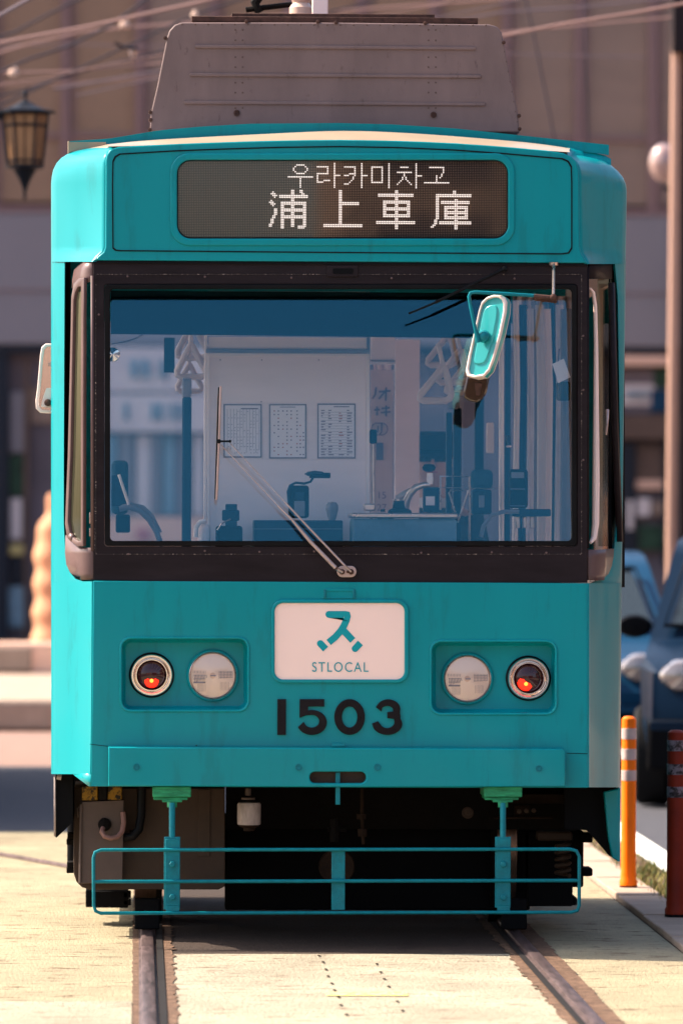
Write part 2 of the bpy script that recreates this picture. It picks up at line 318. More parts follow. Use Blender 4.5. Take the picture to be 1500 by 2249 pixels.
def lerp(tab, x):
    if x <= tab[0][0]: return tab[0][1]
    for (a, b), (c, d) in zip(tab, tab[1:]):
        if x <= c: return b + (d - b) * (x - a) / (c - a)
    return tab[-1][1]
def smooth(tab, x):                                   # Catmull-like: average lerp over a window
    return sum(lerp(tab, x + d) for d in (-60, -30, 0, 30, 60)) / 5
def text(name, s, px, py, hpx, Y, m, parent, thick=0.0006, space=1.0, sx=1.0):
    cu = bpy.data.curves.new(name, 'FONT'); cu.body = s; cu.align_x = 'CENTER'; cu.size = hpx / sc(Y) / 0.73; cu.extrude = thick; cu.space_character = space; cu.offset = -0.0002
    t = bpy.data.objects.new("t", cu); C.objects.link(t); bpy.context.view_layer.update()
    me = bpy.data.meshes.new_from_object(t.evaluated_get(bpy.context.evaluated_depsgraph_get())); bpy.data.objects.remove(t)
    q = P(px, py, Y); base = WL[parent.name]
    for v in me.vertices: x, z, d = v.co; v.co = Vector((q.x + x * sx, Y - d, q.z + z)) - base
    me.name = name; return wrap(name, me, m, parent)

# ================================================================ SETTING
def sheet(name, x0, x1, y0, y1, z, m, kind="structure", label=None, cat=None):
    o = MB().add([(x0, y0, z), (x1, y0, z), (x1, y1, z), (x0, y1, z)], [(0, 1, 2, 3)]).build(name, m)
    o["kind"] = kind
    if label: o["label"] = label; o["category"] = cat
    return o
sheet("ground", -400, 400, -300, 500, -0.010, 'asphalt', label="blue grey asphalt road beside and beyond the tram track", cat="ground")
sheet("road", -60, 1.30, 7.7, 16.2, -0.004, 'asphalt', label="road strip left of the tram, coloured darker to deepen the shade there", cat="road")  # shade band on the road put into a darker surface colour
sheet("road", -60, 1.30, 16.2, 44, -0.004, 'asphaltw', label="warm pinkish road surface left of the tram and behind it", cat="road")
sheet("track_bed", -6, 1.36, -60, 8.2, 0.0, 'slab', label="cream concrete slab track bed carrying the two rails", cat="track bed")
RX0, RX1 = -0.763, 0.751
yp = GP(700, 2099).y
sheet("shade_slab", RX0 + 0.09, RX1 - 0.088, yp + .004, 7, 0.004, 'slabshade', label="slab between the rails, darkened to paint in shade under the tram", cat="paving")  # dark sheet painting in the tram's shade between the rails
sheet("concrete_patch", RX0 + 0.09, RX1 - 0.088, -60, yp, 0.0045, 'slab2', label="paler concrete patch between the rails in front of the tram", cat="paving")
sheet("concrete_patch", -1.47, RX0 - 0.06, -60, GP(150, 2203).y, 0.004, 'slab2', label="paler concrete patch left of the left rail at the bottom edge", cat="paving")
sheet("yellow_mark", GP(715, 2189).x, GP(895, 2189).x, GP(800, 2193).y, GP(800, 2185).y, 0.008, 'liney', label="short worn yellow paint dash between the rails", cat="road marking")
def jag(name, x0, x1, ja, jb, y0, y1, z, m, label, step=0.035):
    n = int((y1 - y0) / step); a = []; b = []; va = vb = 0.0
    for i in range(n + 1):
        if i % 2 == 0: va = random.choice((0, 0, 1, -1, 1.6)) * random.random() * ja * .5; vb = random.choice((0, 0, 1, -1, 1.6)) * random.random() * jb * .5
        y = y0 + (y1 - y0) * i / n; a.append((x0 - va, y, z)); b.append((x1 + vb, y + random.uniform(-0.01, 0.01), z))
    o = MB().grid([a, b]).build(name, m); o["kind"] = "structure"; o["label"] = label; o["category"] = "paving"
jag("broken_concrete_edge", RX0 - 0.058, RX0 - 0.034, 0.006, 0, -21, 7, 0.008, 'brk', "narrow brown broken strip left of the left rail")
jag("broken_concrete_edge", RX0 + 0.034, RX0 + 0.098, 0, 0.022, -21, 7, 0.008, 'brk', "wide brown broken concrete strip right of the left rail")
jag("broken_concrete_edge", RX1 - 0.095, RX1 - 0.034, 0.024, 0, -21, 7, 0.008, 'brk', "brown broken concrete strip left of the right rail")
jag("broken_concrete_edge", RX1 + 0.034, RX1 + 0.100, 0, 0.012, -21, 7, 0.008, 'brk', "brown broken concrete strip right of the right rail")
def railthing(X, side, label):
    o = MB().grid([[(X - 0.034, y, 0.009), (X - 0.026, y, 0.012), (X - 0.024, y, 0.021), (X - 0.018, y, 0.024), (X + 0.018, y, 0.024), (X + 0.024, y, 0.021), (X + 0.026, y, 0.012), (X + 0.034, y, 0.009)] for y in (-60, -20, 0, 20, 43)]).build("rail", 'rail')
    top(o, label, "rail", "steel rails of the tram track")
    WL[o.name] = Vector((0, 0, 0))
    xa, xb = (X + 0.036, X + 0.062) if side > 0 else (X - 0.062, X - 0.036)
    MB().add([(xa, -60, 0.0125), (xb, -60, 0.0125), (xb, 43, 0.0125), (xa, 43, 0.0125)], [(0, 1, 2, 3)]).build("flange_groove", 'groove', o)
railthing(RX0, 1, "left steel tram rail with a dark groove on its right side")
railthing(RX1, -1, "right steel tram rail running diagonally to the bottom corner")
a = GP(-60, 1870); b = GP(175, 1912); d = (b - a)  # bar added in place of a cable's shadow on the slab
cr = MB().tube([a + d * t + Vector((0, 0, 0.006)) for t in (-1.2, 0, 0.5, 1)], 0.014, 6).build("rail", 'rail'); top(cr, "thin bar across the slab left of the tram, imitating a cable shadow", "rail", None)  # not a rail, stands in for a cable shadow
# small bored holes along the slab joint
for k, (px, py) in enumerate([(700, 2105), (709, 2119), (715, 2135), (720, 2150), (728, 2166), (734, 2181), (743, 2196), (827, 2123), (835, 2141), (843, 2156), (853, 2173), (872, 2206), (883, 2226), (760, 2235), (748, 2214)]):
    if px < 800: px += 0
    q = GP(px, py); r = 0.0055
    o = MB().add([(q.x - r, q.y - 0.022, 0.009), (q.x + r, q.y - 0.03, 0.009), (q.x + r * 1.3, q.y + 0.03, 0.009), (q.x - r * 0.6, q.y + 0.03, 0.009)], [(0, 1, 2, 3)]).build("joint_hole", 'underbr'); o["kind"] = "structure"
# kerb stones, verge, white line on the right
kx = 1.37; ys = [-9 + 0.62 * i for i in range(48)]
for i, y in enumerate(ys):
    if y > 3.0 and y < 3.2: pass
    o = MB().box((kx, y, -0.01), (kx + 0.20, y + 0.605, 0.022 + 0.004 * (i % 2))).build("kerb_stone", 'kerb', bevel=0.006)
    o["kind"] = "structure"; o["label"] = "flat concrete kerb stone along the right edge of the track"; o["group"] = "kerb stones right of the track"
sheet("verge", kx + 0.205, 1.76, -60, 60, 0.004, 'brk', label="narrow weedy strip of earth between kerb stones and white line", cat="verge")
sheet("white_line", 1.765, 1.93, -60, 44, 0.008, 'linew', label="bright white road line right of the orange post", cat="road marking")
sheet("pavement", 5.2, 14.0, -60, 49, 0.12, 'kerb', label="raised pale pavement beyond the right side of the road", cat="pavement")
sheet("pavement_kerb_face", 5.05, 5.2, -60, 49, 0.10, 'kerb', label="kerb edge of the right pavement", cat="kerb")
g = MB(); g2 = MB()
for i in range(2600):
    X = random.uniform(kx + 0.17, 1.77); Y = random.uniform(0.5, 12) if random.random() < .6 else random.uniform(2, 5); h = random.uniform(0.015, 0.06); a = random.random() * 6.28; dx, dy = 0.004 * math.cos(a), 0.004 * math.sin(a); lx, ly = random.uniform(-.03, .03), random.uniform(-.03, .03)
    (g if random.random() < 0.75 else g2).add([(X - dx, Y - dy, 0), (X + dx, Y + dy, 0), (X + lx, Y + ly, h)], [(0, 1, 2)])
o = g.build("dry_grass", 'grass'); top(o, "dry straw coloured grass on the strip by the white line", "grass", kind="stuff")
o = g2.build("green_grass", 'grassg'); top(o, "small green weeds on the strip by the dark red post", "grass", kind="stuff")

# ================================================================ TRAM
T = empty("tram", (0, 0, 0), "turquoise tram numbered 1503 seen head on, with a destination display on its forehead", "tram")
LX = 112; OY = 0.34                                   # outer corner pixel and its depth
def RXp(py): return lerp([(335, 1340), (400, 1378), (900, 1371), (1240, 1367), (1740, 1363), (1900, 1362)], py)
BACK = 3.07  # body cut short so sun reaches the ground and posts alongside
def cheek(name, side, rows, m='teal'):
    """rows: (py, front_px, outer_px, Yfront) -> rounded front edge, slanted cheek, rounded outer edge, side wall back to the tail"""
    g = []
    for py, fx, ox, Yf in rows:
        s = -1 if side == 'L' else 1
        a = P(fx, py, Yf); o = P(ox, py, OY); d = o - a; q = []
        q.append(a + Vector((-s * 0.012, 0, 0))); q.append(a)
        q.append(a + Vector((s * 0.008, 0.003, 0))); q.append(a + d * 0.07 + Vector((s * 0.002, 0, 0)))
        q.append(a + d * 0.5 + Vector((s * 0.004, 0, 0))); q.append(a + d * 0.86 + Vector((s * 0.004, 0, 0))); q.append(a + d * 0.95 + Vector((s * 0.004, 0.01, 0)))
        q.append(o + Vector((0, 0.03, 0))); q.append(Vector((o.x, 0.8, o.z))); q.append(Vector((o.x, BACK, o.z))); g.append(q)
    return MB().grid(g).build(name, m, T, ang=50)
# lower apron: front panel with two lamp recesses, cheeks each side
LREC = (268, 1404, 543, 1559); RREC = (949, 1411, 1219, 1566)
plate("apron_panel", [[(205, 1276), (1290, 1281), (1290, 1731), (960, 1731), (200, 1728), (203, 1500)], rr(*LREC, 20), rr(*RREC, 20)], 0, 0.03, 'teal', T, bev=0.003)
cheek("corner_panel", 'L', [(1277, 206, LX, 0.002), (1450, 205, LX, 0.002), (1600, 204, LX, 0.002), (1701, 202, LX, 0.002)])
cheek("corner_panel", 'R', [(1281, 1290, RXp(1281), 0.002), (1450, 1290, RXp(1450), 0.002), (1600, 1290, RXp(1600), 0.002), (1730, 1290, RXp(1730), 0.002)])
yl = 0.34 * (205 - 160) / 93 * 1.0
MB().add([P(202, 1700, .003), P(160, 1700, yl), P(197, 1728, .02), P(201, 1728, .003)], [(0, 1, 2, 3)]).build("corner_gusset", 'teal', T, solid=0.008)
# thin seam on apron
MB().tube([P(197, 1635, -0.001), P(238, 1640, -0.001)], 0.0012, 6).tube([P(1245, 1655, -0.001), P(1290, 1656, -0.001)], 0.0012, 6).build("panel_seam", 'rubber', T)
# pillars beside the corner windows
def strip(name, pts, m, depth=0.03):
    return MB().prism([P(x, y, Y) for x, y, Y in pts], (0, depth, 0)).build(name, m, T, bevel=0.004)
def quadstrip(name, outer, inner, m, bev=0):
    return MB().grid([[P(*q) for q in outer], [P(*q) for q in inner]]).build(name, m, T, solid=0.012, bevel=bev)
for s in 'LR':
    pts = [572, 650, 800, 1000, 1150, 1225, 1255, 1272, 1284]
    g = []
    for py in pts:
        if s == 'L':
            inn = lerp([(572, 142), (1000, 140), (1170, 140), (1225, 144), (1255, 152), (1272, 166), (1280, 205)], py); ox = LX
        else:
            inn = lerp([(578, 1350), (590, 1356), (1000, 1362), (1190, 1352), (1240, 1345), (1262, 1336), (1276, 1318), (1282, 1292)], py); ox = RXp(py)
        tt = abs(inn - ox) / (93 if s == 'L' else 80); a = P(inn, py, OY * (1 - min(1, tt)) + 0.004); o = P(ox, py, OY)
        sg = -1 if s == 'L' else 1
        g.append([a + Vector((-sg * 0.004, 0.05, 0)), a, a + (o - a) * .75, o + Vector((0, .02, 0)), Vector((o.x, .42, o.z)), Vector((o.x, .44, o.z))])
    MB().grid(g).build("corner_pillar", 'teal', T, ang=60)
    # dark lining behind the corner window opening
    a, b = (118, 207) if s == 'L' else (1372, 1288)
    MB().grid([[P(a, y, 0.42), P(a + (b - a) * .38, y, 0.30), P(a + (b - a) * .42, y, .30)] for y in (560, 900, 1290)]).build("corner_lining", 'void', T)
# left corner window: swing frame, glass, sill
def chY(px): return 0.05 + 0.30 * (205 - px) / 93
lo = [(160, 1190), (172, 1200), (186, 1200), (187, 700), (188, 609), (176, 611), (165, 622), (160, 650), (157, 800), (152, 1000), (146, 1150), (150, 1180)]
li = [(163, 1180), (173, 1189), (181, 1188), (181, 700), (181, 628), (174, 630), (168, 642), (165, 660), (162, 800), (158, 1000), (152, 1145), (157, 1170)]
f3 = lambda L, dy=0.0: [P(x, y, chY(x) - 0.06 + dy) for x, y in L]
MB().grid([f3(lo), f3(li)]).add([], []).build("corner_window_frame", 'corner', T, solid=0.015, bevel=0.002)
MB().add(f3([lo[0], li[0], li[-1], lo[-1]]), [(0, 1, 2, 3)]).build("corner_window_frame", 'corner', T, solid=0.015)
MB().add(f3([li[i] for i in (0, 1, 2, 3, 4, 5, 6, 7, 8, 9, 10, 11)], 0.01), [tuple(range(12))]).build("corner_window_pane", 'glassc', T)
MB().add([P(163, 640, .22), P(182, 640, .2), P(182, 1190, .2), P(152, 1190, .24)], [(0, 1, 2, 3)]).build("corner_curtain", 'curto', T)
MB().grid([[P(204, y0, .03), P(185, y0 + 2 , .09), P(lx, y0 + dy, .20)] for y0, lx, dy in ((574, 182, 0), (590, 165, 3), (605, 161, 10), (618, 160, 14))]).build("corner_frame_head", 'corner', T, solid=0.01)
MB().grid([[P(205, y0, .02), P(180, y0, .09), P(lx, y0 + dy, .19)] for y0, lx, dy in ((1203, 146, -28), (1215, 145, 0), (1240, 148, 0), (1260, 158, 0), (1273, 175, -2))]).build("corner_frame_sill", 'corner', T, solid=0.01)
MB().grid([[P(x, y, 0.022) for x in (199.5, 205.5)] for y in (605, 900, 1210)]).build("corner_frame_post", 'corner', T, solid=0.02)
for (y0, y1) in ((1125, 1150), (1160, 1178)):
    MB().pbox(196, y0, 200, y1, 0.05, 0.02).build("window_catch", 'steel', T, bevel=0.002)
# right corner window
def crY(px): return 0.05 + 0.30 * (px - 1290) / 80
MB().tube([P(x, y, crY(x)) for x, y in ((1296, 632), (1303, 642), (1307, 670), (1309, 760), (1309, 900), (1309, 1050), (1308, 1150), (1304, 1182), (1297, 1192))], [.004, .007, .008, .009, .012, .015, .015, .012, .006], 10).build("corner_window_tube", mat and 'trimw', T)
MB().grid([[P(x, y, crY(x) - .01) for x in (1293, 1310, 1342)] for y in (578, 590, 612)]).build("corner_frame_head", 'frame', T, solid=0.01)
MB().grid([[P(1291, y, .03), P(1310, y + 1, .07), P(1325, y, .12), P(xr, y - 2, crY(xr))] for y, xr in ((1207, 1346), (1225, 1345), (1245, 1341), (1262, 1334), (1274, 1322))]).build("corner_frame_sill", 'corner', T, solid=0.01)
MB().grid([[P(x, y, crY(x) - .02) for x in (xa, xa + 6)] for y, xa in ((620, 1340), (900, 1347), (1190, 1358))]).build("corner_frame_post", 'frame', T, solid=0.02)
MB().grid([[P(x, y, .03) for x in (1289, 1293.5)] for y in (585, 900, 1205)]).build("corner_frame_post", 'frame', T, solid=0.02)
MB().tube([P(1334, 900, .14), P(1334, 918, .12), P(1331, 955, .12)], [.007, .006, .004], 8).build("window_catch", 'steel', T)
MB().add([P(1312, 600, .30), P(1344, 600, .30), P(1356, 1200, .32), P(1314, 1200, .30)], [(0, 1, 2, 3)]).build("corner_window_pane", 'glassc', T)
# windshield frame band
plate("windshield_frame", [[(205, 571), (1290, 577), (1290, 1280), (747, 1284.5), (205, 1274)], rr(229, 623, 1268, 1200, 8)], 0.012, 0.03, 'frame', T, bev=0.002)
plate("windshield_gasket", [rr(229.5, 623.5, 1267.5, 1199.5, 8), rr(242, 634, 1256, 1188, 9)], 0.006, 0.03, 'rubber', T, bev=0.004)
MB().grid([[P(x, y, Y) for x, y in (lambda L: L + L[:1])(rr(240, 632, 1258, 1190, 9))] for Y in (.02, .19)]).build("window_reveal", 'rubber', T)
plate("frame_seam", [rr(210, 601, 1278, 1218, 3), rr(211.3, 602.3, 1276.7, 1216.7, 3)], 0.0095, 0.004, 'seam', T)
MB().pbox(208.5, 606, 210, 1212, .0095, .004).build("frame_seam", 'seam', T)
for (x, y) in [(282, 1217), (450, 1210), (570, 1212), (690, 1211), (925, 1214), (1080, 1213), (1200, 1214), (280, 606), (450, 607), (640, 609), (860, 610), (1130, 611), (1281, 737), (1281, 856), (1281, 1010), (217, 690)]:
    MB().lathe(P(x, y, 0.010), [(0.0045, 0.003), (0.0045, -0.001), (0.002, -0.002)], 'y', 8).build("frame_screw", 'corner', T)
plate("drip_strip", [[(205, 574), (1290, 580), (1290, 583), (205, 577)]], 0.004, 0.01, 'rubber', T)
plate("handle_plate", [rr(718, 582, 786, 607, 3)], 0.004, 0.008, 'frame', T, bev=.002)
plate("handle_slot", [rr(731, 589, 776, 601, 3)], 0.0025, 0.004, 'void', T)
# windshield (leans back a little) and tinted film
tl = 0.13 / ((1200 - 623) / 548)
plate("windshield", [rr(234, 628, 1263, 1195, 9)], 0.020, 0.005, 'glass', T, tilt=tl)
plate("sunshade_film", [[(243, 634), (1126, 640), (1126, 741), (243, 731)]], 0.031, 0.001, 'shade', T, tilt=tl * 1.0)
bpy.data.objects["sunshade_film"].location.y += 0.118
# forehead ------------------------------------------------------
def fhp(dx=0.0):
    top_ = [(262, 321 + dx), (380, 315 + dx), (500, 310.5 + dx), (620, 307 + dx), (745, 305.5 + dx), (870, 307.5 + dx), (1000, 313 + dx), (1110, 321 + dx), (1200, 329 + dx)]
    return top_
outer = [(205, 571), (216, 562), (227, 553), (231, 542), (232, 400), (232, 352)] + [(234, 340), (240, 330), (249, 324)] + fhp() + [(1238, 335), (1256, 343), (1266, 354), (1271, 372), (1272, 450), (1273, 540), (1277, 556), (1284, 567), (1290, 577)]
plate("forehead_panel", [outer, rr(377, 338, 1128, 536, 40, 8)], 0.0, 0.05, 'teal', T, bev=0.006)
def inset(L, k):                                       # inner raised seam of the forehead
    return L
in_o = [(247, 545), (246, 400), (247, 352), (252, 342), (262, 336)] + [(x, y + 14) for x, y in fhp()[1:]] + [(1236, 346), (1249, 352), (1256, 364), (1257, 400), (1257, 545), (1250, 556), (1236, 558), (745, 555), (262, 551), (253, 550)]
cxm, cym = 752, 450
in_i = [(x + (2.6 if x < cxm else -2.6), y + (2.6 if y < cym else -2.6)) for x, y in in_o]
plate("forehead_seam", [in_o, in_i], -0.003, 0.006, 'rubber', T)
plate("display_rim", [rr(374, 335, 1131, 539, 42, 8), rr(389, 350, 1116, 523, 30, 8)], -0.008, 0.03, 'teal', T, bev=0.006)
plate("display_gasket", [rr(388, 349, 1117, 523.5, 31, 8), rr(391.5, 352, 1114, 520, 28, 8)], 0.004, 0.02, 'rubber', T)
DY = 0.035
plate("display_board", [rr(386, 346, 1119, 526, 30, 8)], DY, 0.006, 'dots', T)
plate("display_glass", [rr(388, 348, 1117, 524, 30, 8)], 0.016, 0.003, 'glassclear', T)
# lit characters
px0, py0, pt = 592.5, 360.8, 3.744
D = set()
def H(r, a, b): [D.add((c, r)) for c in range(a, b + 1)]
def V(c, a, b): [D.add((c, r)) for r in range(a, b + 1)]
def Q(*p): [D.add(q) for q in p]
H(0, 16, 20); H(5, 16, 20); Q((15, 1), (21, 1), (14, 2), (14, 3), (22, 2), (22, 3), (15, 4), (21, 4)); H(7, 11, 25); V(18, 7, 13)
H(1, 28, 34); V(34, 1, 5); H(5, 28, 34); V(28, 5, 10); H(10, 28, 31); H(9, 32, 35); V(38, -1, 13); H(6, 38, 41)
H(1, 44, 50); V(50, 1, 6); H(6, 44, 46); H(5, 47, 50); Q((49, 7), (49, 8), (48, 9), (47, 10)); H(11, 44, 46); V(54, -1, 13); H(6, 54, 57)
H(1, 60, 66); H(10, 60, 66); V(60, 1, 10); V(66, 1, 10); V(70, -1, 13)
H(1, 77, 81); H(4, 75, 83); V(79, 5, 6); Q((78, 7), (80, 7), (78, 8), (80, 8), (77, 9), (81, 9), (76, 10), (82, 10), (75, 11), (83, 11)); V(86, -1, 13); H(6, 86, 89)
H(1, 94, 102); V(102, 1, 4); Q((101, 5), (101, 6), (100, 7)); V(98, 6, 9); H(10, 91, 105)
textrow = sorted(D); D = set()
Q((2, 16), (1, 17), (2, 17), (3, 17), (2, 18), (3, 18), (4, 18), (3, 19), (1, 21), (0, 22), (1, 22), (2, 22), (1, 23), (2, 23), (3, 23), (2, 24))
for r in range(26, 30): H(r, 3, 4)
for r in range(30, 32): H(r, 2, 3)
for r in range(32, 35): H(r, 1, 2)
H(35, 0, 1); H(36, 0, 1)
H(18, 6, 22); H(19, 6, 22); V(13, 15, 36); V(14, 15, 36); Q((18, 15), (19, 15), (18, 16), (19, 16), (19, 17), (20, 17), (20, 18))
H(22, 7, 21); H(23, 7, 21); V(7, 22, 37); V(8, 22, 37); V(20, 22, 36); V(21, 22, 36); H(36, 17, 20); H(37, 17, 20); H(26, 9, 19); H(27, 9, 19); H(30, 9, 19); H(31, 9, 19)
V(41, 15, 35); V(42, 15, 35); H(22, 43, 52); H(23, 43, 52); H(35, 32, 54); H(36, 32, 54)
V(74, 15, 37); V(75, 15, 37); H(17, 64, 84); H(18, 64, 84); V(67, 21, 30); V(68, 21, 30); V(81, 21, 30); V(82, 21, 30)
for r in (21, 22, 25, 26, 29, 30): H(r, 67, 82)
H(33, 63, 85); H(34, 63, 85)
V(108, 15, 16); V(109, 15, 16); H(17, 98, 118); H(18, 98, 118); V(98, 17, 31); V(99, 17, 31)
for r in (32, 33, 34): H(r, 97, 98)
H(35, 96, 97); H(36, 95, 96); V(109, 20, 37); V(110, 20, 37); H(21, 101, 117); H(22, 101, 117); V(103, 24, 31); V(104, 24, 31); V(115, 24, 31); V(116, 24, 31)
for r in (24, 25, 27, 28, 30, 31): H(r, 103, 116)
H(33, 100, 118); H(34, 100, 118)
def leds(name, dots, k):
    base = P(px0, py0, DY - 0.004); s = pt / 548 * (DIST + DY) / DIST; h = s * k; m = MB()
    for c, r in dots:
        x, z = base.x + c * s, base.z - r * s
        m.add([(x - h, base.y, z - h), (x + h, base.y, z - h), (x + h, base.y, z + h), (x - h, base.y, z + h)], [(0, 1, 2, 3)])
    m.build(name, 'ledlit', T)
leds("lit_korean_text", textrow, 0.34); leds("lit_kanji_text", sorted(D), 0.34)
# forehead corners
cheek("forehead_corner", 'L', [(574, 205, LX, .01), (562, 216, LX, .01), (552, 227, LX, .012), (540, 231, LX, .012), (400, 232, LX, .012), (385, 232, 113.5, .012), (370, 232, 117, .012), (356, 232, 124, .014), (345, 233, 134, .02), (336, 236, 148, .03), (330, 240, 165, .05), (325, 247, 190, .09), (322, 256, 220, .16)])
cheek("forehead_corner", 'R', [(579, 1290, RXp(579), .01), (567, 1284, RXp(567), .01), (556, 1277, RXp(556), .012), (540, 1273, RXp(540), .012), (420, 1271, 1378, .012), (402, 1271, 1376, .012), (388, 1271, 1370, .012), (374, 1270, 1359, .014), (362, 1267, 1345, .02), (353, 1262, 1329, .03), (347, 1256, 1310, .06), (341, 1248, 1284, .12), (337, 1238, 1256, .2)])
# crown between forehead and roof edge
def rowc(tab, Y, xs): return [P(x, smooth(tab, x), Y) for x in xs]
ft = [(262, 321)] + fhp()[1:] + [(1238, 335)]
xs = [238 + (1252 - 238) * i / 40 for i in range(41)]
rt_ = [(150, 335), (235, 314), (350, 305), (500, 297), (745, 285), (870, 289), (1000, 298), (1200, 315), (1337, 340)]
MB().grid([rowc(ft, .004, xs), [v + Vector((0, .05, .012)) for v in rowc(ft, 0, xs)], rowc(rt_, .31, xs)]).build("crown_stripe", 'cream', T, ang=60)
MB().grid([[P(150 + 88 * t, 336 - 13 * t, .34 - .16 * t) for t in (0, .5, 1)], [P(150 + 88 * t, 333 - 18 * t, .345) for t in (0, .5, 1)]]).build("crown_corner", 'cream', T)
cr_b = [(1246, 337, .16), (1262, 339, .26), (1284, 342, .345), (1310, 348, .345), (1329, 354, .345), (1342, 361, .345)]
MB().grid([[P(x, y + 2, Y - .01) for x, y, Y in cr_b], [P(x, (y + lerp([(1246, 321), (1337, 342), (1345, 352)], x)) / 2 - 1.5, Y * .6 + .14) for x, y, Y in cr_b], [P(x, lerp([(1246, 321), (1337, 342), (1345, 352)], x), .36) for x, y, Y in cr_b]]).build("crown_corner", 'teal', T, ang=80)
# roof
te = [(150, 309), (235, 304), (350, 285), (440, 277), (550, 270.5), (745, 269), (860, 272), (1000, 281), (1150, 297), (1337, 317)]
xr_ = [150 + (1337 - 150) * i / 50 for i in range(51)]
rb = [(150, 334), (235, 318), (500, 301), (745, 288), (1000, 302), (1200, 320), (1337, 340)]
def roofrow(tab, Y): return [P(x, lerp(tab, x), 0.35) * 1 + Vector((0, Y - 0.35, 0)) for x in xr_]
MB().grid([roofrow(rb, .345), roofrow(te, .345)]).grid([roofrow(te, .345), [v + Vector((0, .02, 0)) for v in roofrow(te, .345)]]).build("roof_edge", 'teal', T)
MB().grid([roofrow(te, .366), roofrow(te, BACK)]).build("roof", 'roof', T)
MB().pbox(152, 311, 233, 332, .335, .008).build("roof_edge_cap", 'cream', T)
MB().tube([P(151, 309, .34), P(151, 336, .34)], .004, 6).build("roof_edge_post", 'cream', T)
# roof cooler housing
AY = 0.60
acl = [(330, 287), (331, 250), (345, 190), (366, 85), (372, 66), (384, 53), (400, 47.5), (745, 48), (1075, 52), (1092, 57), (1102, 70), (1108, 100), (1125, 190), (1138, 250), (1141, 289)]
plate("roof_cooler", [acl], AY, 1.6, 'acbox', T, bev=.006)
for (x0, x1, y) in ((428, 1045, 101), (417, 1057, 163), (405, 1066, 224)):
    MB().pbox(x0, y, x1, y + 3.2, AY - .008, .01).build("cooler_rib", 'acbox', T, bevel=.003)
MB().pbox(421, 38, 1050, 46, AY + .03, 1.4).build("cooler_slat", 'rust', T, bevel=.002)
MB().pbox(509, 30, 955, 39, AY + .05, 1.3).build("cooler_slat", 'rust', T, bevel=.002)
for x, y in ((520, 247), (952, 251)):
    MB().lathe(P(x, y, AY), [(.013, .002), (.013, -.006), (.008, -.007), (.008, -.003), (.0, -.003)], 'y', 16).build("cooler_bolt", 'rust', T)
rv = MB()
for i in range(24): rv.lathe(P(400 + 29 * i, 52 + 0.1 * i, AY), [(.004, 0), (.003, -.0015)], 'y', 6)
for y in (64, 87, 124, 146, 180, 202, 236):
    for x in (517, 533, 941, 957): rv.lathe(P(x, y, AY), [(.004, 0), (.003, -.0015)], 'y', 6)
for i in range(8): rv.lathe(P(360 - 4.6 * i, 108 + 22 * i, AY), [(.003, 0), (.002, -.0015)], 'y', 6).lathe(P(1108 + 4.0 * i, 112 + 22 * i, AY), [(.003, 0), (.002, -.0015)], 'y', 6)
rv.build("cooler_rivets", 'rivet', T)
for x, y in ((363, 82), (330, 245), (331, 262), (329, 284), (1106, 92), (1140, 253), (1141, 282), (541, 45), (698, 46), (738, 48), (934, 49)):
    MB().lathe(P(x, y, AY - .001), [(.008, .02), (.008, -.006), (.004, -.008)], 'y', 8).build("cooler_hinge", 'rust', T)
MB().pbox(686, -80, 721, 31, AY + .5, .05).build("collector_post", 'trimw', T, bevel=.004)
MB().lathe(P(661, 31, AY + .9), [(.05, 0), (.05, .03), (.035, .05), (.05, .08), (.036, .12), (.05, .16), (.03, .25)], 'z', 20).build("collector_insulator", 'insul', T)
MB().tube([P(570, 26, AY + 1.0), P(560, 5, AY + 1.0), P(590, -40, AY + 1)], .02, 8).tube([P(540, 20, AY + 1.0), P(640, 8, AY + 1.0)], .012, 8).build("collector_arm", 'under', T)
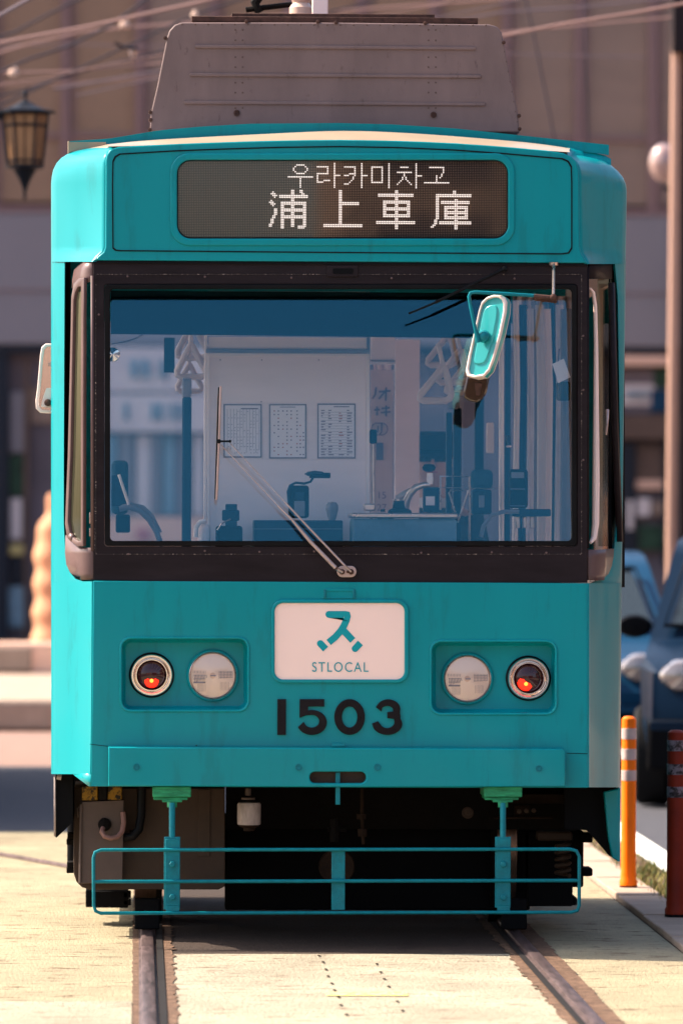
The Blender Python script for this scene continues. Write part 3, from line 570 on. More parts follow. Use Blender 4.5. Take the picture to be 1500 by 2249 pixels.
# lamp recesses ---------------------------------------------------
def recess(rect):
    x0, y0, x1, y1 = rect
    plate("lamp_recess_lip", [rr(x0 - 6, y0 - 6, x1 + 6, y1 + 6, 24), rr(x0, y0, x1, y1, 20)], -0.006, 0.02, 'teal', T, bev=0.005)
    g = []
    for k, (i, Y) in enumerate(((0, 0.0), (1, .03), (3, .062), (8, .075))):
        L = rr(x0 + i, y0 + i, x1 - i, y1 - i, 20 - i); g.append([P(x, y, Y) for x, y in L + L[:1]])
    m = MB().grid(g); L = rr(x0 + 8, y0 + 8, x1 - 8, y1 - 8, 12); m.add([P(x, y, .075) for x, y in L], [tuple(range(len(L)))])
    m.build("lamp_recess", 'teal', T)
recess(LREC); recess(RREC)
def headlamp(px, py):
    c = P(px, py, .075); k = 1 / 548.
    h = MB().lathe(c, [(58*k, 0), (58*k, -.010), (55*k, -.016), (51*k, -.016), (51*k, 0)], 'y', 48).build("headlight", 'teal', T)
    MB().lathe(c, [(52*k, -.004), (52*k, -.020), (50*k, -.023), (49*k, -.020), (49*k, -.004)], 'y', 48).build("trim_ring", 'steel', h)
    MB().lathe(c, [(49*k, -.012), (40*k, -.004), (25*k, .002), (8*k, .004), (0, .004)], 'y', 48).build("reflector", 'bowl', h)
    lens = []
    for i in range(9):
        r = 49 * k * (1 - i / 8); lens.append((r, -.014 - .012 * math.cos(math.pi / 2 * (r / (49*k)))))
    MB().lathe(c, lens, 'y', 48).build("lens", 'lensg', h, ang=80)
    fl = MB()
    def bar(x0, y0, x1, y1, sl=0.0):
        r2 = ((abs((x0 + x1) / 2)) ** 2 + ((y0 + y1) / 2) ** 2) ** .5
        if r2 > 46: return
        y = -.0275 + .011 * (r2 / 49) ** 2
        fl.add([c + Vector((x0*k, y, -y0*k)), c + Vector((x1*k, y, -y0*k)), c + Vector(((x1+sl)*k, y, -y1*k)), c + Vector(((x0+sl)*k, y, -y1*k))], [(0, 1, 2, 3)])
    for i in range(9): bar(-43 + i*3.3, -11, -42.2 + i*3.3, -5); bar(-41 + i*3.2, -2, -39.8 + i*3.2, 15 - i*1.3, 2.0)
    for i in range(10): bar(14 + i*3.2, -10, 14.9 + i*3.2, 7 - .3*i)
    for i in range(7): bar(-33 + i*2.8, 19, -32.5 + i*2.8, 36 - 0.2*i); bar(17 + i*3.0, 14, 17.5 + i*3.0, 32)
    for i in range(3): bar(14, -8 + i*6, 44, -7.4 + i*6); bar(-42, -1 + i*9, -16, -0.4 + i*7)
    bar(-5, -1.5, 7, 1.5)
    fl.build("lens_fluting", 'lensline', h)
    MB().lathe(c, [(9*k, .002), (9*k, -.008), (6*k, -.013), (0, -.014)], 'y', 20).build("bulb", 'bulb', h)
    for a in range(6):
        t = R(60 * a + 90); MB().lathe(c + Vector((54.5*k*math.cos(t), -.015, 54.5*k*math.sin(t))), [(.0035, 0), (.0035, -.002), (0, -.0025)], 'y', 8).build("ring_screw", 'tealdk', h)
M['lensg'] = glassmat("headlight_lens_glass", (1, 0.97, 0.96), 0.03, (1, .95, .92), 0.10)
headlamp(467, 1484); headlamp(1026, 1491)
def marker(px, py, ex):
    c = P(px, py, .075); k = 1 / 548.
    h = MB().lathe(c, [(50*k, 0), (50*k, -.008), (47*k, -.012), (45.5*k, -.012)], 'y', 48).build("marker_lamp", 'rubber', T)
    MB().lathe(c, [(46*k, -.006), (46*k, -.030), (44*k, -.036), (40*k, -.036), (36*k, -.026), (35*k, -.030), (33*k, -.030), (32*k, -.012)], 'y', 48).build("chrome_ring", 'chrome', h)
    lens = [(33*k * math.cos(R(a)), -.006 - .030 * math.sin(R(a))) for a in range(0, 91, 10)]
    MB().lathe(c, lens, 'y', 40).build("red_lens", 'redglass', h, ang=80)
    e = c + Vector((ex*k, -.0355, -9*k)); m = MB()
    m.lathe(e, [(19*k, .012), (16*k, .005), (9*k, .0012), (0, .0006)], 'y', 18); m.build("lamp_ember", 'ember', h)
    MB().lathe(e + Vector((0, -.001, -3*k)), [(5*k, .003), (3*k, 0), (0, -.0005)], 'y', 14).build("lamp_filament", 'emberhot', h)
    fn = MB()
    for i in range(9):
        a = R(-50 + 17 * i); r1, r2 = 16*k, 27*k
        for q in (0,):
            p1 = c + Vector((r1*math.cos(a), -.0345, r1*math.sin(a))); p2 = c + Vector((r2*math.cos(a), -.0260, r2*math.sin(a)))
            fn.tube([p1, p2], .0006, 4)
    fn.build("lens_ridges", 'rivet', h)
marker(333, 1483, 0); marker(1160, 1490, -6)
# name plate, emblem, lettering ------------------------------------
plate("sign_frame", [rr(596, 1317, 898, 1501, 26, 8), rr(603.5, 1325, 888.5, 1493, 19, 8)], -0.012, 0.02, 'teal', T, bev=0.005)
plate("sign_board", [rr(602, 1324, 890, 1494, 19, 8)], -0.003, 0.006, 'white', T)
def Z3(pts): return [(590 + x / 4.839, 1280 + y / 4.839) for x, y in pts]
wpx = 72 / 4.839
body_ = [(640, 338), (815, 338)] + [(832, 342), (836, 358), (826, 400), (800, 460), (765, 515), (710, 577), (638, 636)]
def em(name, pts, c0, c1, Y): plate(name, [ribbon(Z3(pts), wpx, c0, c1)], Y, 0.0008, 'ink', T)
em("emblem_figure", body_, 'round', 'flat', -.0048)
em("emblem_leg", [(775, 488), (894, 614)], 'flat', 'flat', -.0054)
em("emblem_foot", [(550, 648), (606, 707)], 'round', 'flat', -.0048)
em("emblem_foot", [(919, 702), (975, 641)], 'round', 'flat', -.0048)
M['inkt'] = M['ink']
text("sign_lettering", "STLOCAL", 747, 1476, 22.5, -.0045, 'inkt', T, space=1.20, sx=0.84)
def dig(name, pts, w=17.6, c0='flat', c1='flat', Y=-.012): plate(name, [ribbon(Z3(pts), w, c0, c1)], Y, .013, 'digit', T, bev=.003)
dig("number_digit", [(140, 1240), (138, 1620)], 19)
plate("number_digit", [Z3([(330, 1240), (592, 1240), (592, 1318), (420, 1318), (420, 1362)] + arcp(460, 1488, 160, 133, -92, 158, 26) + [(372, 1482)] + arcp(458, 1475, 80, 68, 150, -92, 18) + [(395, 1412), (340, 1436), (328, 1436)])], -.012, .013, 'digit', T, bev=.003)
plate("number_digit", [Z3(arcp(861, 1430, 163, 190, 0, 352.5, 46)), Z3(arcp(861, 1430, 82, 112, 0, 352, 44))], -.012, .013, 'digit', T, bev=.003)
three = [(1140, 1325)] + arcp(1272, 1345, 128, 103, 205, 372, 20) + [(1397, 1395), (1402, 1420)] + arcp(1262, 1505, 158, 115, -28, 178, 26) + [(1096, 1500), (1162, 1475)] + arcp(1260, 1480, 78, 68, 155, -20, 14) + [(1330, 1450), (1262, 1442), (1262, 1378), (1320, 1372)] + arcp(1262, 1355, 62, 42, 10, -150, 14) + [(1198, 1372)]
plate("number_digit", [Z3(three)], -.012, .013, 'digit', T, bev=.003)
plate("sign_bracket", [[(712, 1293), (779, 1293), (783, 1315), (708, 1315)], [(718, 1299), (773, 1299), (776, 1312), (714, 1312)]], -.004, .012, 'teal', T, bev=.002)
MB().pbox(711, 1295, 716, 1314, -.010, .02).pbox(775, 1295, 780, 1314, -.010, .02).build("sign_bracket", 'tealdk', T, bevel=.002)
# bumper ----------------------------------------------------------
bo = [(238, 1641), (1236, 1645), (1242, 1650), (1242, 1729), (745, 1730), (238, 1727)]
plate("bumper", [bo, rr(680, 1696, 804, 1721, 12)], -.055, .05, 'teal', T, bev=.006)
plate("bumper_slot_lining", [rr(676, 1690, 808, 1727, 12)], -.012, .006, 'boxgrey', T)
for x, y in ((300, 1686), (656, 1686), (829, 1686), (1184, 1689)):
    MB().lathe(P(x, y, -.055), [(.0145, .002), (.0145, -.004), (.010, -.0045), (.009, -.002), (0, -.0025)], 'y', 20).build("bumper_bolt", 'tealdk', T)
plate("bumper_tow_bar", [[(737, 1697), (747, 1697), (747, 1768), (737, 1768)]], -.035, .012, 'tealdk', T, bev=.002)
MB().pbox(729, 1634, 757, 1641, -.02, .02).build("bumper_latch", 'teal', T, bevel=.002)
MB().tube([P(430, 1638, -.004), P(433, 1638, -.004)], .003, 6).build("bumper_drain", 'rubber', T)
# wipers ----------------------------------------------------------
WY = -.035
MB().tube([P(484.5, 848, WY), P(481, 970, WY - .012), P(475.5, 1098, WY)], .0048, 8).build("wiper_blade", 'wiper', T)
MB().tube([P(481, 850, WY + .012), P(473, 1096, WY + .012)], .0035, 6).build("wiper_rubber", 'rubber', T)
MB().lathe(P(481, 969, WY - .014), [(.009, .016), (.009, -.004), (.005, -.006)], 'y', 14).lathe(P(505, 969, WY - .01), [(.006, .008), (.006, -.004)], 'y', 12).tube([P(481, 969, WY - .01), P(505, 969, WY - .01)], .004, 8).build("wiper_joint", 'rubber', T)
MB().tube([P(485, 976, WY), P(610, 1110, WY - .004), P(612, 1112, WY - .004), P(640, 1140, WY - .006), P(680, 1188, WY - .01), P(737, 1247, WY - .01)], [.0022, .0024, .0045, .0050, .0075, .0085], 10).build("wiper_arm", 'wiper', T)
MB().tube([P(506, 974, WY), P(625, 1102, WY - .004), P(627, 1104, WY - .004), P(700, 1182, WY - .006), P(758, 1243, WY - .01)], [.002, .002, .004, .0048, .0045], 10).build("wiper_arm", 'wiper', T)
plate("wiper_pivot_plate", [rr(740, 1243, 783, 1268, 12)], -.006, .012, 'wiper', T, bev=.003)
for x in (751, 771): MB().lathe(P(x, 1256, -.006), [(.011, .002), (.011, -.014), (.006, -.018), (.004, -.026), (0, -.026)], 'y', 16).build("wiper_pivot", 'rust', T)
MB().lathe(P(764, 1256, -.006), [(.006, 0), (.006, -.006), (0, -.007)], 'y', 10).build("wiper_pivot", 'rust', T)
MB().tube([P(739, 1249, WY - .01), P(751, 1256, -.028)], .0075, 8).tube([P(758, 1243, WY - .01), P(771, 1256, -.028)], .0045, 8).build("wiper_knuckle", 'steel', T)
MB().tube([P(898, 688, -.02), P(956, 664, -.025), P(957, 663, -.028), P(1108, 590, -.03)], [.004, .004, .006, .007], 8).build("upper_wiper", 'rubber', T)
MB().lathe(P(1108, 590, -.0), [(.012, .01), (.012, -.03), (.006, -.036)], 'y', 12).build("upper_wiper_pivot", 'rubber', T)
# mirror ----------------------------------------------------------
MYD = -.38
mo = [(1079, 645), (1092, 646), (1101, 651), (1106, 662), (1106, 685), (1099, 735), (1087, 790), (1079, 815), (1068, 828), (1048, 831), (1033, 827), (1029, 815), (1033, 780), (1041, 730), (1048, 680), (1053, 661), (1064, 650)]
cxp, cyp = 1068, 738
mi = [(cxp + (x - cxp) * .84, cyp + (y - cyp) * .935) for x, y in mo]
plate("mirror_back", [mo], MYD + .006, .035, 'tealmir', T, bev=.006)
plate("mirror_rim", [mo, mi], MYD - .004, .05, 'whitep', T, bev=.005)
mdk = [(cxp - 2 + (x - cxp) * .58, cyp - 4 + (y - cyp) * .72) for x, y in mo]
plate("mirror_bulge", [mdk], MYD + .001, .012, 'tealmir', T, bev=.0055)
MB().tube([P(1176, 649, MYD), P(1100, 644, MYD - .01), P(1042, 641, MYD - .02), P(1033, 643, MYD - .02), P(1030, 650, MYD - .02), P(1033, 670, MYD - .025), P(1048, 742, MYD - .03), P(1050, 752, MYD - .03)], .0072, 10).build("mirror_arm", 'tealdk', T)
MB().tube([P(1046, 728, MYD - .03), P(1050, 752, MYD - .03)], .0105, 10).build("mirror_sleeve", 'tealdk', T)
MB().lathe(P(1062, 738, MYD - .004), [(.026, .006), (.022, -.012), (.018, -.030), (.010, -.036), (0, -.037)], 'y', 18).build("mirror_knob", 'tealdk', T)
mc = P(1068, 738, MYD); mrot = Matrix.Rotation(R(-30), 4, 'Z') @ Matrix.Rotation(R(-9), 4, 'X')
for nm in ("mirror_back", "mirror_rim", "mirror_bulge"):
    for v in bpy.data.objects[nm].data.vertices:
        d_ = v.co - mc; d_.x *= 1.14; v.co = mc + mrot @ d_
MB().tube([P(1172, 650, MYD), P(1222, 655, MYD)], .010, 8).tube([P(1176, 657, MYD), P(1222, 662, MYD + .05)], .006, 8).build("mirror_clamp", 'rust', T)
MB().tube([P(1216, 578, -.02), P(1216, 600, -.18), P(1215, 655, MYD)], .006, 8).lathe(P(1216, 578, -.02), [(.020, .004), (.018, -.008), (.008, -.012)], 'z', 16).build("mirror_rod", 'steel', T)
MB().lathe(P(1215, 652, MYD - .01), [(.013, .02), (.013, -.014), (.007, -.018)], 'y', 10).build("mirror_clamp_bolt", 'rust', T)
lm = [(LX + 5, 754), (100, 754), (91, 762), (88, 780), (82, 850), (78, 880), (79, 897), (88, 906), (LX + 5, 908)]
li2 = [(LX + 5, 761), (103, 761), (97, 768), (95, 784), (89, 852), (86, 880), (87, 893), (92, 899), (LX + 5, 901)]
plate("side_mirror_rim", [lm + [(LX + 40, 908), (LX + 40, 754)], li2 + [(LX + 34, 901), (LX + 34, 761)]], .42, .03, 'whitep', T, bev=.004)
plate("side_mirror_glass", [li2 + [(LX + 34, 901), (LX + 34, 761)]], .432, .006, 'chrome', T)
plate("side_mirror_bracket", [[(95, 870), (102, 852), (140, 850), (140, 896), (90, 893)]], .40, .01, 'whitep', T)
MB().lathe(P(105, 884, .40), [(.016, .01), (.014, -.012), (.006, -.016)], 'y', 12).build("side_mirror_bolt", 'rust', T)
MB().tube([P(110, 800, .41), P(170, 790, .6)], .01, 8).build("side_mirror_arm", 'steel', T)
plate("mirror_reflection", [[(1036, 822), (1076, 826), (1069, 862), (1060, 877), (1048, 884), (1032, 881), (1019, 873), (1018, 858), (1025, 826)]], MYD + .09, .03, 'mirrorrefl', T, bev=.008)  # dark piece added to imitate the mirror's reflection in the windshield
plate("mirror_reflection_trim", [[(1043, 840), (1060, 842), (1054, 868), (1045, 868)]], MYD + .086, .004, 'rust', T, bev=.001)
# lifeguard --------------------------------------------------------
GY = -.13; rg = .0073
lg = [(221, 2007), (1255, 2005), (1268, 2001), (1272, 1990), (1272, 1882), (1266, 1870), (1252, 1866), (222, 1868), (209, 1873), (205.5, 1885), (206, 1990), (210, 2002)]
MB().tube([P(x, y, GY) for x, y in lg], rg, 10, closed=True).build("guard_rail_loop", 'tealdk', T)
MB().tube([P(206, 1937.5, GY), P(1272, 1935, GY)], rg, 10).build("guard_rail_bar", 'tealdk', T)
for x0, x1, w in ((360, 396, 0), (1087, 1122, 1)):
    xm = (x0 + x1) / 2
    MB().pbox(x0, 1839, x1, 1999 if not w else 1995, GY + .010, .008).build("guard_hanger", 'tealdk', T, bevel=.002)
    MB().pbox(x0 + 5, 1990, x1 - 2, 2003, GY + .004, .006).pbox(x0 + 3, 1844, x1 - 1, 1990, GY + .004, .006).build("guard_hanger_strap", 'tealdk', T, bevel=.0015)
    for y in (1899, 1971 if w == 0 else 1972): MB().lathe(P(xm + 1, y, GY + .002), [(.013, .004), (.013, -.006), (.011, -.008), (0, -.009)], 'y', 6).build("guard_bolt", 'tealdk', T)
    MB().tube([P(xm, 1765, GY + .05), P(xm, 1842, GY + .02)], .0125 if w == 0 else .012, 12).build("guard_rod", 'tealdk', T)
    b = (335, 420) if w == 0 else (1063, 1147)
    MB().pbox(b[0], 1728, b[1], 1752, -.03, .25).build("guard_mount", 'green', T, bevel=.005)
    MB().pbox(b[0] + 2, 1752, b[1] - 8, 1758, -.02, .2).pbox(xm - 22, 1757, xm + 22, 1763, -.02, .1).build("guard_mount", 'green', T, bevel=.003)
    MB().lathe(P(xm, 1774, GY + .06), [(.020, 0), (.020, .022), (.014, .024)], 'z', 6).build("guard_nut", 'green', T)
MB().pbox(728, 1866, 758, 2000, GY + .010, .008).build("guard_hanger", 'tealdk', T, bevel=.002)
# underframe -------------------------------------------------------
UY = .52
ub = [(163, 1732), (494, 1732), (494, 1948), (480, 1955), (196, 1955), (180, 1950), (168, 1938), (162, 1920), (161, 1880)]
plate("equipment_box", [ub], UY, .6, 'boxgrey', T, bev=.004)
plate("junction_box", [[(180, 1762), (272, 1758), (269, 1938), (178, 1942)]], UY - .08, .08, 'boxlight', T, bev=.003)
MB().tube([P(178, 1768, UY - .085), P(176, 1940, UY - .085)], .006, 6).build("box_hinge", 'boxlight', T)
MB().tube([P(172, 1796, UY - .02), P(170, 1776, UY - .03), P(176, 1772, UY - .03)], .004, 6).build("box_latch", 'boxlight', T)
plate("box_strap", [[(436, 1735), (462, 1735), (461, 1883), (435, 1883)]], UY - .006, .01, 'boxgrey', T, bev=.002)
MB().pbox(180, 1728, 215, 1759, UY - .09, .07).build("greasy_block", 'ochre', T, bevel=.004)
MB().pbox(236, 1728, 268, 1758, UY - .09, .07).build("greasy_block", 'ochre', T, bevel=.004)
MB().pbox(217, 1728, 234, 1757, UY - .10, .07).build("box_spacer", 'under', T)
MB().lathe(P(230, 1812, UY - .08), [(.028, .004), (.026, -.012), (.015, -.018), (.0, -.018)], 'y', 16).build("cable_gland", 'under', T)
MB().tube([P(226, 1820, UY - .10), P(224, 1828, UY - .12), P(230, 1838, UY - .13), P(243, 1842, UY - .13), P(258, 1839, UY - .12), P(268, 1828, UY - .11), P(272, 1808, UY - .1), P(270, 1785, UY - .09)], .0105, 10).build("cable_hose", 'hose', T)
MB().tube([P(311, 1730, UY - .05), P(310, 1790, UY - .05), P(305, 1822, UY - .06), P(292, 1838, UY - .06), P(272, 1841, UY - .05)], .018, 12).tube([P(312, 1730, UY - .03), P(311, 1800, UY - .04), P(303, 1830, UY - .04), P(285, 1830, UY - .04)], .012, 10).build("black_hose", 'rubber', T)
for i, (x, y) in enumerate(((154, 1837), (152, 1850), (153, 1900), (152, 1912))):
    MB().box(P(x - 6, y + 7, UY + .1) , P(x + 10, y - 6, UY + .1) + Vector((0, .08, 0))).build("side_hook", 'under', T, bevel=.004)
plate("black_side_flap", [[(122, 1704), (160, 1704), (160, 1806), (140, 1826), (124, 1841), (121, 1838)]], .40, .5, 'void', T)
MB().grid([[P(120.5, y, Y) for Y in (.39, .9)] for y in (1704, 1838)]).build("side_flap_edge", 'dirtywhite', T, solid=.008)
MB().tube([P(125, 1706, .39), P(135, 1708, .39)], .012, 8).build("side_flap_hinge", 'dirtywhite', T)
# right skirt
sk = [P(1362.5, 1732, .36), P(1361.5, 1893, .36), P(1345, 1886, .37), P(1336, 1840, .37), P(1326, 1740, .36)]
MB().prism(sk, (0, .05, 0)).build("side_skirt", 'teal', T, bevel=.005)
o_ = P(1362.5, 1732, .36); o2 = P(1361.5, 1893, .36)
MB().prism([o_, o2, Vector((o2.x, .9, o2.z)), Vector((o_.x, BACK, o2.z + .2)), Vector((o_.x, BACK, o_.z))], (-.01, 0, 0)).build("side_skirt", 'teal', T)
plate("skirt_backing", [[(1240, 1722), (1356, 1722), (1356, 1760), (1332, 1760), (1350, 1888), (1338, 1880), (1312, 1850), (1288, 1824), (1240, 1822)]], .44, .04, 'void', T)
MB().pbox(496, 1731, 1300, 1822, .95, .03).build("underframe_wall", 'under', T)
MB().box((-1.0, .10, P(0, 1722, .1).z), (1.0, BACK, P(0, 1722, .1).z + .05)).build("underframe_floor", 'under', T)
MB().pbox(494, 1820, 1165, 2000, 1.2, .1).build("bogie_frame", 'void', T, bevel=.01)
MB().tube([P(545, 1733, .3), P(545, 1748, .3)], .012, 8).lathe(P(545, 1757, .3), [(.028, 0), (.028, .008)], 'z', 16).build("horn_stem", 'boxlight', T)
MB().lathe(P(547, 1812, .3), [(.046, 0), (.048, .006), (.048, .082), (.043, .09)], 'z', 24).build("horn_body", 'dirtywhite', T)
MB().lathe(P(547, 1826, .3), [(.022, 0), (.024, .012), (.040, .018), (.044, .028)], 'z', 20).build("horn_base", 'underbr', T)
MB().tube([P(795, 1733, .35), P(795, 1790, .35), P(798, 1855, .36)], .007, 6).lathe(P(794, 1800, .35), [(.02, 0), (.02, .02)], 'z', 8).lathe(P(796, 1838, .35), [(.018, 0), (.02, .03)], 'z', 8).build("brake_pipe", 'underbr', T)
MB().lathe(P(1027, 1786, .6), [(.024, 0), (.024, -.01), (.018, -.012), (.016, -.008), (.009, -.008), (.008, -.012), (0, -.012)], 'y', 18).build("drain_plug", 'boxgrey', T)
MB().lathe(P(740, 1905, .55), [(.075, .02), (.07, 0), (0, 0)], 'y', 24).build("coupler_face", 'underbr', T)
MB().tube([P(735, 1800, .5), P(735, 1850, .5)], .02, 8).tube([P(720, 1822, .5), P(760, 1822, .5)], .012, 8).build("coupler_pin", 'under', T)
MB().pbox(1085, 1795, 1215, 1800, .7, .05).pbox(1130, 1770, 1165, 1795, .75, .05).pbox(1100, 1745, 1300, 1766, .8, .1).build("sand_gear", 'underbr', T, bevel=.004)
for k in range(3): MB().lathe(P(1140 + 16 * k, 1783 - k, .70), [(.010, 0), (.010, -.01), (0, -.012)], 'y', 8).build("gear_bolt", 'boxgrey', T)
MB().box((-1.10, 1.2, .22), (-.86, BACK - .1, .72)).build("sun_block_box", 'void', T, bevel=.02)  # box added to keep sun off the ground under the tram
# wheels and axle gear
for X in (RX0, RX1):
    sx = -1 if X < 0 else 1
    for Yw in (1.43, 2.55):
        wv = MB().lathe((X, Yw, .345), [(.31, -.052), (.33, -.048), (.322, .045), (.30, .05), (.10, .05), (.10, -.05), (.31, -.052)], 'x', 48).build("wheel", 'tread', T)
        MB().lathe((X - sx * .052, Yw, .345), [(.352, -.012), (.352, .012), (.10, .012)], 'x', 48).build("wheel_flange", 'under', wv)
    MB().box((X - .052, .60, .028), (X + .052, .66, .155)).build("rail_guard", 'void', T, bevel=.006)
MB().tube([(RX0, 1.43, .345), (RX1, 1.43, .345)], .06, 12).build("axle", 'under', T)
MB().tube([(RX0, 2.55, .345), (RX1, 2.55, .345)], .06, 12).build("axle", 'under', T)
MB().pbox(205, 1958, 282, 1995, 1.15, .3).pbox(188, 1957, 204, 1994, 1.2, .2).pbox(270, 1960, 288, 1974, 1.15, .1).pbox(270, 1978, 288, 1990, 1.15, .1).build("axle_box", 'void', T, bevel=.004)
MB().pbox(1158, 1940, 1258, 1992, 1.1, .3).pbox(1150, 1826, 1282, 1950, 1.2, .3).pbox(1275, 1832, 1302, 1852, 1.15, .15).pbox(1275, 1908, 1302, 1926, 1.15, .15).pbox(1240, 1972, 1268, 1990, 1.12, .2).build("axle_box", 'void', T, bevel=.008)
MB().pbox(1180, 1828, 1258, 1848, 1.0, .1).build("spring_plate", 'boxgrey', T, bevel=.01)
sp_ = P(1236, 1925, 1.02); MB().tube([sp_ + Vector((.028 * math.cos(t * .5), .028 * math.sin(t * .5), t * .0022)) for t in range(0, 66)], .009, 8).build("coil_spring", 'boxgrey', T)

# ================================================================ TRAM BODY BEHIND THE CAB, INTERIOR
XL = P(LX, 900, OY).x; XR = P(1371, 900, OY).x
zs0, zs1 = 1.50, 2.74
MB().box((XL + .02, .42, .84), (XR - .02, BACK - .02, .88)).build("cabin_floor", 'floorc', T)
MB().box((XL + .02, .42, 2.90), (XR - .02, BACK - .02, 2.93)).build("cabin_ceiling", 'panelw', T)
MB().box((XL + .02, BACK - .04, .70), (XR - .02, BACK, 1.5)).box((XL + .02, BACK - .04, 2.62), (XR - .02, BACK, 3.2)).box((XL + .02, BACK - .04, 1.5), (XL + .14, BACK, 2.62)).box((XR - .14, BACK - .04, 1.5), (XR - .02, BACK, 2.62)).build("tail_wall", 'teal', T)
MB().box((XL + .14, BACK - .03, 1.5), (XR - .14, BACK - .024, 2.62)).build("tail_window", 'glassclear', T)
for X in (XL, XR):
    s = -1 if X < 0 else 1
    f = MB().box((X - s*.03, .42, 1.44), (X - s*.001, BACK, 1.50)).box((X - s*.03, .42, 2.70), (X - s*.001, BACK, 2.78))
    for Yp in (.42, 1.3, 2.25, BACK - .09): f.box((X - s*.03, Yp, 1.50), (X - s*.001, Yp + .07, 2.70))
    fr = f.build("side_window_frame", 'trimw', T)
    MB().box((X - s*.018, .49, 1.50), (X - s*.014, BACK - .09, 2.70)).build("pane", 'glassclear', fr)
    MB().box((X - s*.05, .42, .88), (X - s*.04, BACK - .05, 1.44)).build("side_lining", 'panelw', T)
def ib(name, px0, py0, px1, py1, Y, d, m, bev=.003, **k): return MB().pbox(px0, py0, px1, py1, Y, d).build(name, m, T, bevel=bev, **k)
# partition with notice papers
PY_ = .80
ib("partition_panel", 456, 776, 810, 1240, PY_, .03, 'panelw')
ib("partition_panel", 458, 741, 806, 766, PY_, .03, 'panelw')
ib("partition_rail", 452, 767, 812, 775, PY_ - .02, .04, 'greyp')
plate("partition_frame", [[(455, 775), (812, 775), (812, 1240), (455, 1240)], [(461, 783), (804, 783), (804, 1236), (461, 1236)]], PY_ - .012, .02, 'trimw', T, bev=.002)
ib("partition_post", 447, 640, 456, 1240, PY_ - .01, .04, 'trimw'); ib("partition_post", 806, 640, 813, 776, PY_ - .01, .04, 'greyp')
ib("partition_header", 455, 640, 806, 722, PY_, .05, 'greyp'); ib("partition_header", 453, 722, 812, 736, PY_ - .03, .06, 'trimw')
plate("header_screen_frame", [[(500, 655), (626, 655), (626, 697), (500, 697)], [(512, 655), (618, 655), (618, 689), (512, 689)]], PY_ - .015, .012, 'trimw', T)
ib("header_control_box", 644, 668, 764, 703, PY_ - .03, .03, 'navy')
for i, x in enumerate((652, 672, 691)):
    for y in (672, 683): MB().lathe(P(x, y, PY_ - .032), [(.006, 0), (.004, -.004)], 'y', 8).build("control_button", 'greyp', T)
MB().lathe(P(718, 680, PY_ - .032), [(.018, 0), (.016, -.012), (0, -.013)], 'y', 16).build("control_dial", 'black', T)
def paper(x0, y0, x1, y1, kind):
    p = MB().pbox(x0, y0, x1, y1, PY_ - .006, .003).build("notice_paper", 'paper', T)
    plate("paper_sleeve", [[(x0-2, y0-2), (x1+2, y0-2), (x1+2, y1+2), (x0-2, y1+2)], [(x0+1, y0+1), (x1-1, y0+1), (x1-1, y1-1), (x0+1, y1-1)]], PY_ - .008, .002, 'greyp', T)
    m = MB(); mr = MB(); f = lambda q, a, b, c, d: q.add([P(a, b, PY_ - .0075), P(c, b, PY_ - .0075), P(c, d, PY_ - .0075), P(a, d, PY_ - .0075)], [(0, 1, 2, 3)])
    if kind == 0:
        for i in range(11):
            x = x0 + 6 + i * 7; f(m, x, y0 + 9, x + 0.7, y1 - 8 - 6 * (i % 3))
            for j in range(14):
                if random.random() < .5: f(m, x + 2, y0 + 14 + 7 * j, x + 4.5, y0 + 15.2 + 7 * j)
        f(m, x0 + 36, y0 + 7, x1 - 6, y0 + 9.5)
    elif kind == 1:
        f(m, x0 + 22, y0 + 4, x1 - 22, y0 + 5.5)
        for c in (8, 17, 27, 36, 45, 58, 65, 72):
            for j in range(13):
                if random.random() < .66: f(mr if random.random() < .25 else m, x0 + c, y0 + 12 + 8 * j, x0 + c + 3, y0 + 14.6 + 8 * j)
    else:
        f(m, x0 + 34, y0 + 4, x1 - 12, y0 + 6)
        for j in range(17):
            y = y0 + 12 + 6.1 * j; f(m, x0 + 6, y + 4.6, x1 - 5, y + 5.2)
            for c in (6, 22, 45, 63):
                if random.random() < .85: f(mr if c == 45 and random.random() < .6 else m, x0 + c, y, x0 + c + random.uniform(4, 12), y + 2)
    m.build("printed_rows", 'print', p)
    if mr.v: mr.build("printed_marks", 'printr', p)
paper(493, 889, 573, 1003, 0); paper(593, 889, 671, 1005, 1); paper(699, 888, 779, 1005, 2)
for x, y in ((484, 790), (575, 790), (574, 882), (700, 790)): MB().lathe(P(x, y, PY_ - .001), [(.003, 0), (.002, -.002)], 'y', 6).build("panel_screw", 'print', T)
# poles, straps, curtains
ib("black_pole", 399, 872, 421, 1250, .9, .04, 'navy', .008); ib("pole_socket", 400, 830, 421, 872, .9, .05, 'greyp', .006)
ib("black_pole", 979, 905, 993, 1250, 1.5, .04, 'navy', .006); ib("black_pole", 995, 896, 1014, 1250, 1.55, .05, 'navy', .006); ib("pole_socket", 984, 860, 1010, 898, 1.5, .04, 'greyp', .008)
MB().tube([P(1101, 752, 1.0), P(1101, 1240, 1.0)], .011, 12).build("grab_pole", 'trimw', T)
ib("door_post", 1108, 700, 1122, 1240, 1.05, .05, 'navy'); ib("door_post", 1042, 640, 1064, 1240, 2.6, .05, 'navy')
def strapt(px, py, s, Y, sk=0):
    pts = [(-.02, -.62), (.02, -.62), (.46, .22), (.44, .34), (.34, .4), (-.34, .4), (-.44, .34), (-.46, .22)]
    loop = [P(px + (x + sk * y) * s, py + y * s, Y) for x, y in pts]
    MB().tube(loop, s * .105 / sc(Y), 8, closed=True).build("hanging_strap", 'strap', T)
    MB().tube([loop[0], P(px, py - s * 1.3, Y)], .010, 6).build("strap_belt", 'strap', T)
